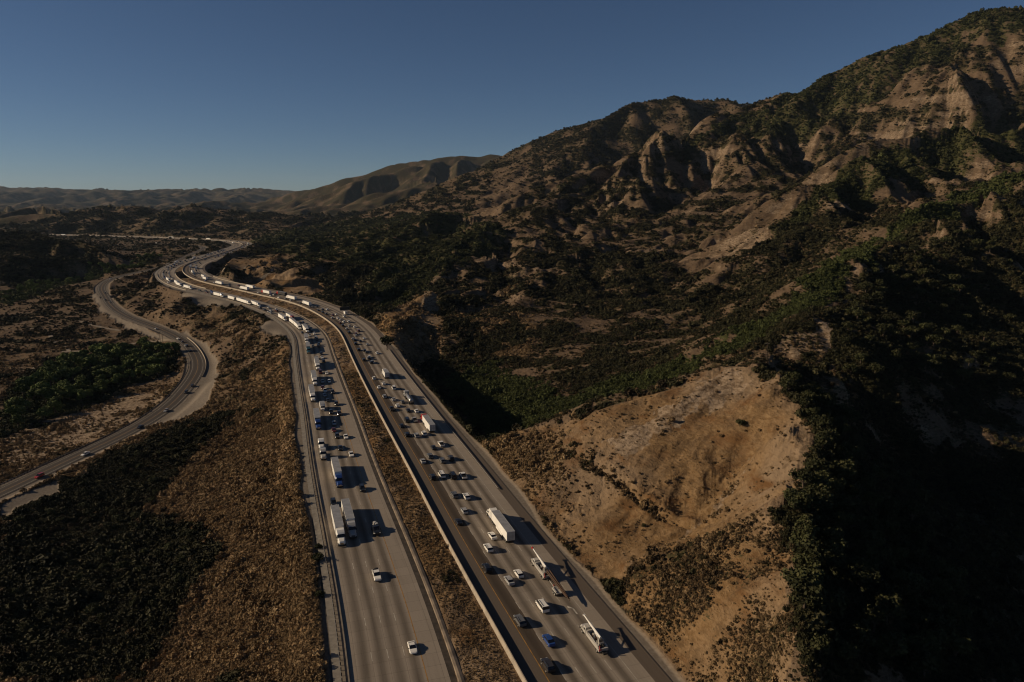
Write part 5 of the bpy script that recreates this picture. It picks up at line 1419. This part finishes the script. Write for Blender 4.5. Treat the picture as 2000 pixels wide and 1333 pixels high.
lone(621, 1072, "oak", .55, "olive bush beside the pale strip outside the guardrail, uppermost")
lone(625, 1165, "oak", .5, "dark bush casting its shadow over the pale strip")
lone(423, 478, "oak", 2.2, "dark tree clump on the island inside the far bend"); lone(432, 479, "oak", 1.8, "right-hand dark tree on the island inside the far bend")
lone(426, 483, "oak", 1.6, "lowest dark tree below the island of the far bend")
lone(1258, 1028, "oak", .3, "small dark shrub alone on the grassy hill face"); lone(1445, 832, "oak", .75, "dark spreading bush on the upper face of the tan hill", "oak_tree")
print("trees", t1, t2, t3, t4, t5, time.time() - T0)

# ---- roadside things
def at_ground(px, py):
    x, y = hit(px, py); return x, y, float(zat(np.array([x]), np.array([y]))[0])
x, y, z = at_ground(681, 616)
t_, d_, zz_, i_ = tangent(WALL, np.array([x, y, 0])); yw = math.atan2(-t_[0], t_[1])
sg = link("message_board", None, None, (x, y, z), (0, 0, yw)); tag(sg, "dark electronic message board on a tall post beside the outbound lanes", "road sign")
link("post", tubes_mesh("post", [((0, 0, -.5), (0, 0, 7.6), .22, .2), ((0, 0, 6.2), (-4.2, 0, 6.2), .12)], [STEEL]), sg)
link("board", boxes_mesh("board", [((-3.6, -.15, 6.4), (4.2, .3, 1.4), 0)], [DARK]), sg)
link("board_frame", boxes_mesh("board_frame", [((-3.6, -.48, 6.4 + s * 1.4), (4.25, .03, .06), 0) for s in (-1, 1)] + [((-3.6 + s * 4.2, -.48, 6.4), (.06, .03, 1.34), 0) for s in (-1, 1)], [STEEL]), sg)
link("catwalk", boxes_mesh("catwalk", [((-3.6, -.9, 4.85), (4.2, .4, .04), 0)], [STEEL]), sg)
def power_pole(px, py, h, label):
    x, y, z = at_ground(px, py); o = link("power_pole", None, None, (x, y, z), (0, 0, .4)); tag(o, label, "utility pole")
    link("pole", tubes_mesh("pole", [((0, 0, -.5), (0, 0, h), .18, .12)], [WOOD]), o)
    link("crossarm", boxes_mesh("crossarm", [((0, .15, h - .7), (1.3, .06, .07), 0)], [WOOD]), o)
    link("insulator", boxes_mesh("insulator", [((a, .15, h - .55), (.05, .05, .09), 0) for a in (-1.2, -.6, .6, 1.2)], [STEEL]), o)
power_pole(313.5, 672, 11, "tall brown power pole beside the turn-off of the frontage road")
power_pole(318.5, 672, 8, "shorter pole with a white lamp box beside the tall power pole")
power_pole(139, 688, 9, "lone power pole beside the dirt track above the grove")
power_pole(41.5, 733, 9, "power pole at the left edge above the dark grove")
power_pole(1497, 704, 8, "thin pole on the saddle behind the top of the tan hill")
def marker(px, py, label):
    x, y, z = at_ground(px, py); o = link("marker_post", boxes_mesh("marker_post", [((0, 0, .5), (.08, .08, .8), 0), ((0, -.05, 1.5), (.32, .04, .42), 0)], [PAINT["white"]]), None, (x, y, z)); tag(o, label, "marker post")
marker(411, 674, "small white marker post at the outer edge of the gravel turnout"); marker(697, 623, "white post of the roadside gate beside the outbound shoulder"); marker(472, 598, "white marker sign at the tip of the long gravel turnout")

# dirt tracks on the valley floor
TRK = simple("track_dirt", (.21, .165, .115), .95, noise=(.2, .2))
def track(pts, w, label, m=None):
    W = np.array([(*hit(*p), 0) for p in pts]); S = smooth_line(spline(W, 3.0), 6)
    n = 4; q = [offset(S, w * (k / (n - 1) - .5)) for k in range(n)]
    V = np.stack(q, 1); V[..., 2] = zat(V[..., 0], V[..., 1]) + .18
    ids = np.arange(len(S) * n).reshape(len(S), n)
    F = np.stack([ids[:-1, :-1], ids[:-1, 1:], ids[1:, 1:], ids[1:, :-1]], -1).reshape(-1, 4)
    struct("dirt_track", np_mesh("dirt_track", V.reshape(-1, 3), F, [m or TRK], True), label)
track([(345,668),(318,665),(280,668),(240,676),(200,682),(165,686),(120,688)], 5, "pale road leading off the frontage road above the grove")
track([(135,688),(130,678),(105,668),(98,655),(96,648),(60,642)], 3.5, "sandy track winding among the trees of the flat")
track([(90,712),(60,722),(30,728)], 4.5, "sandy clearing track at the left edge")
track([(135,626),(155,628),(190,638),(235,646)], 4, "faint pale track across the flat")
track([(415,536),(440,526),(480,519),(515,522),(528,535),(505,548)], 3, "thin trail looping over the low hill right of the bend")
print("small things", time.time() - T0)

# ------------------------------------------------------------------ the air
zlo = float(Z.min()) - 1.0; zhi = float(max(Z.max(), CAMZ)) + 25.0
hz = link("haze", boxes_mesh("haze", [((0, 10900, (zlo + zhi) / 2), (23500, 11600, (zhi - zlo) / 2), 0)], []))
hm = bpy.data.materials.new("haze_air"); hm.use_nodes = True; nt = hm.node_tree
for nd in list(nt.nodes):
    if nd.type != 'OUTPUT_MATERIAL': nt.nodes.remove(nd)
pv_ = nt.nodes.new("ShaderNodeVolumePrincipled"); pv_.inputs["Density"].default_value = HAZE; pv_.inputs["Color"].default_value = (.60, .78, 1.0, 1); pv_.inputs["Anisotropy"].default_value = .1
nt.links.new(pv_.outputs[0], nt.nodes["Material Output"].inputs["Volume"])
hz.data.materials.append(hm); tag(hz, "thin blue-grey haze over the valley", "haze", kind="stuff")
print("all built", time.time() - T0)
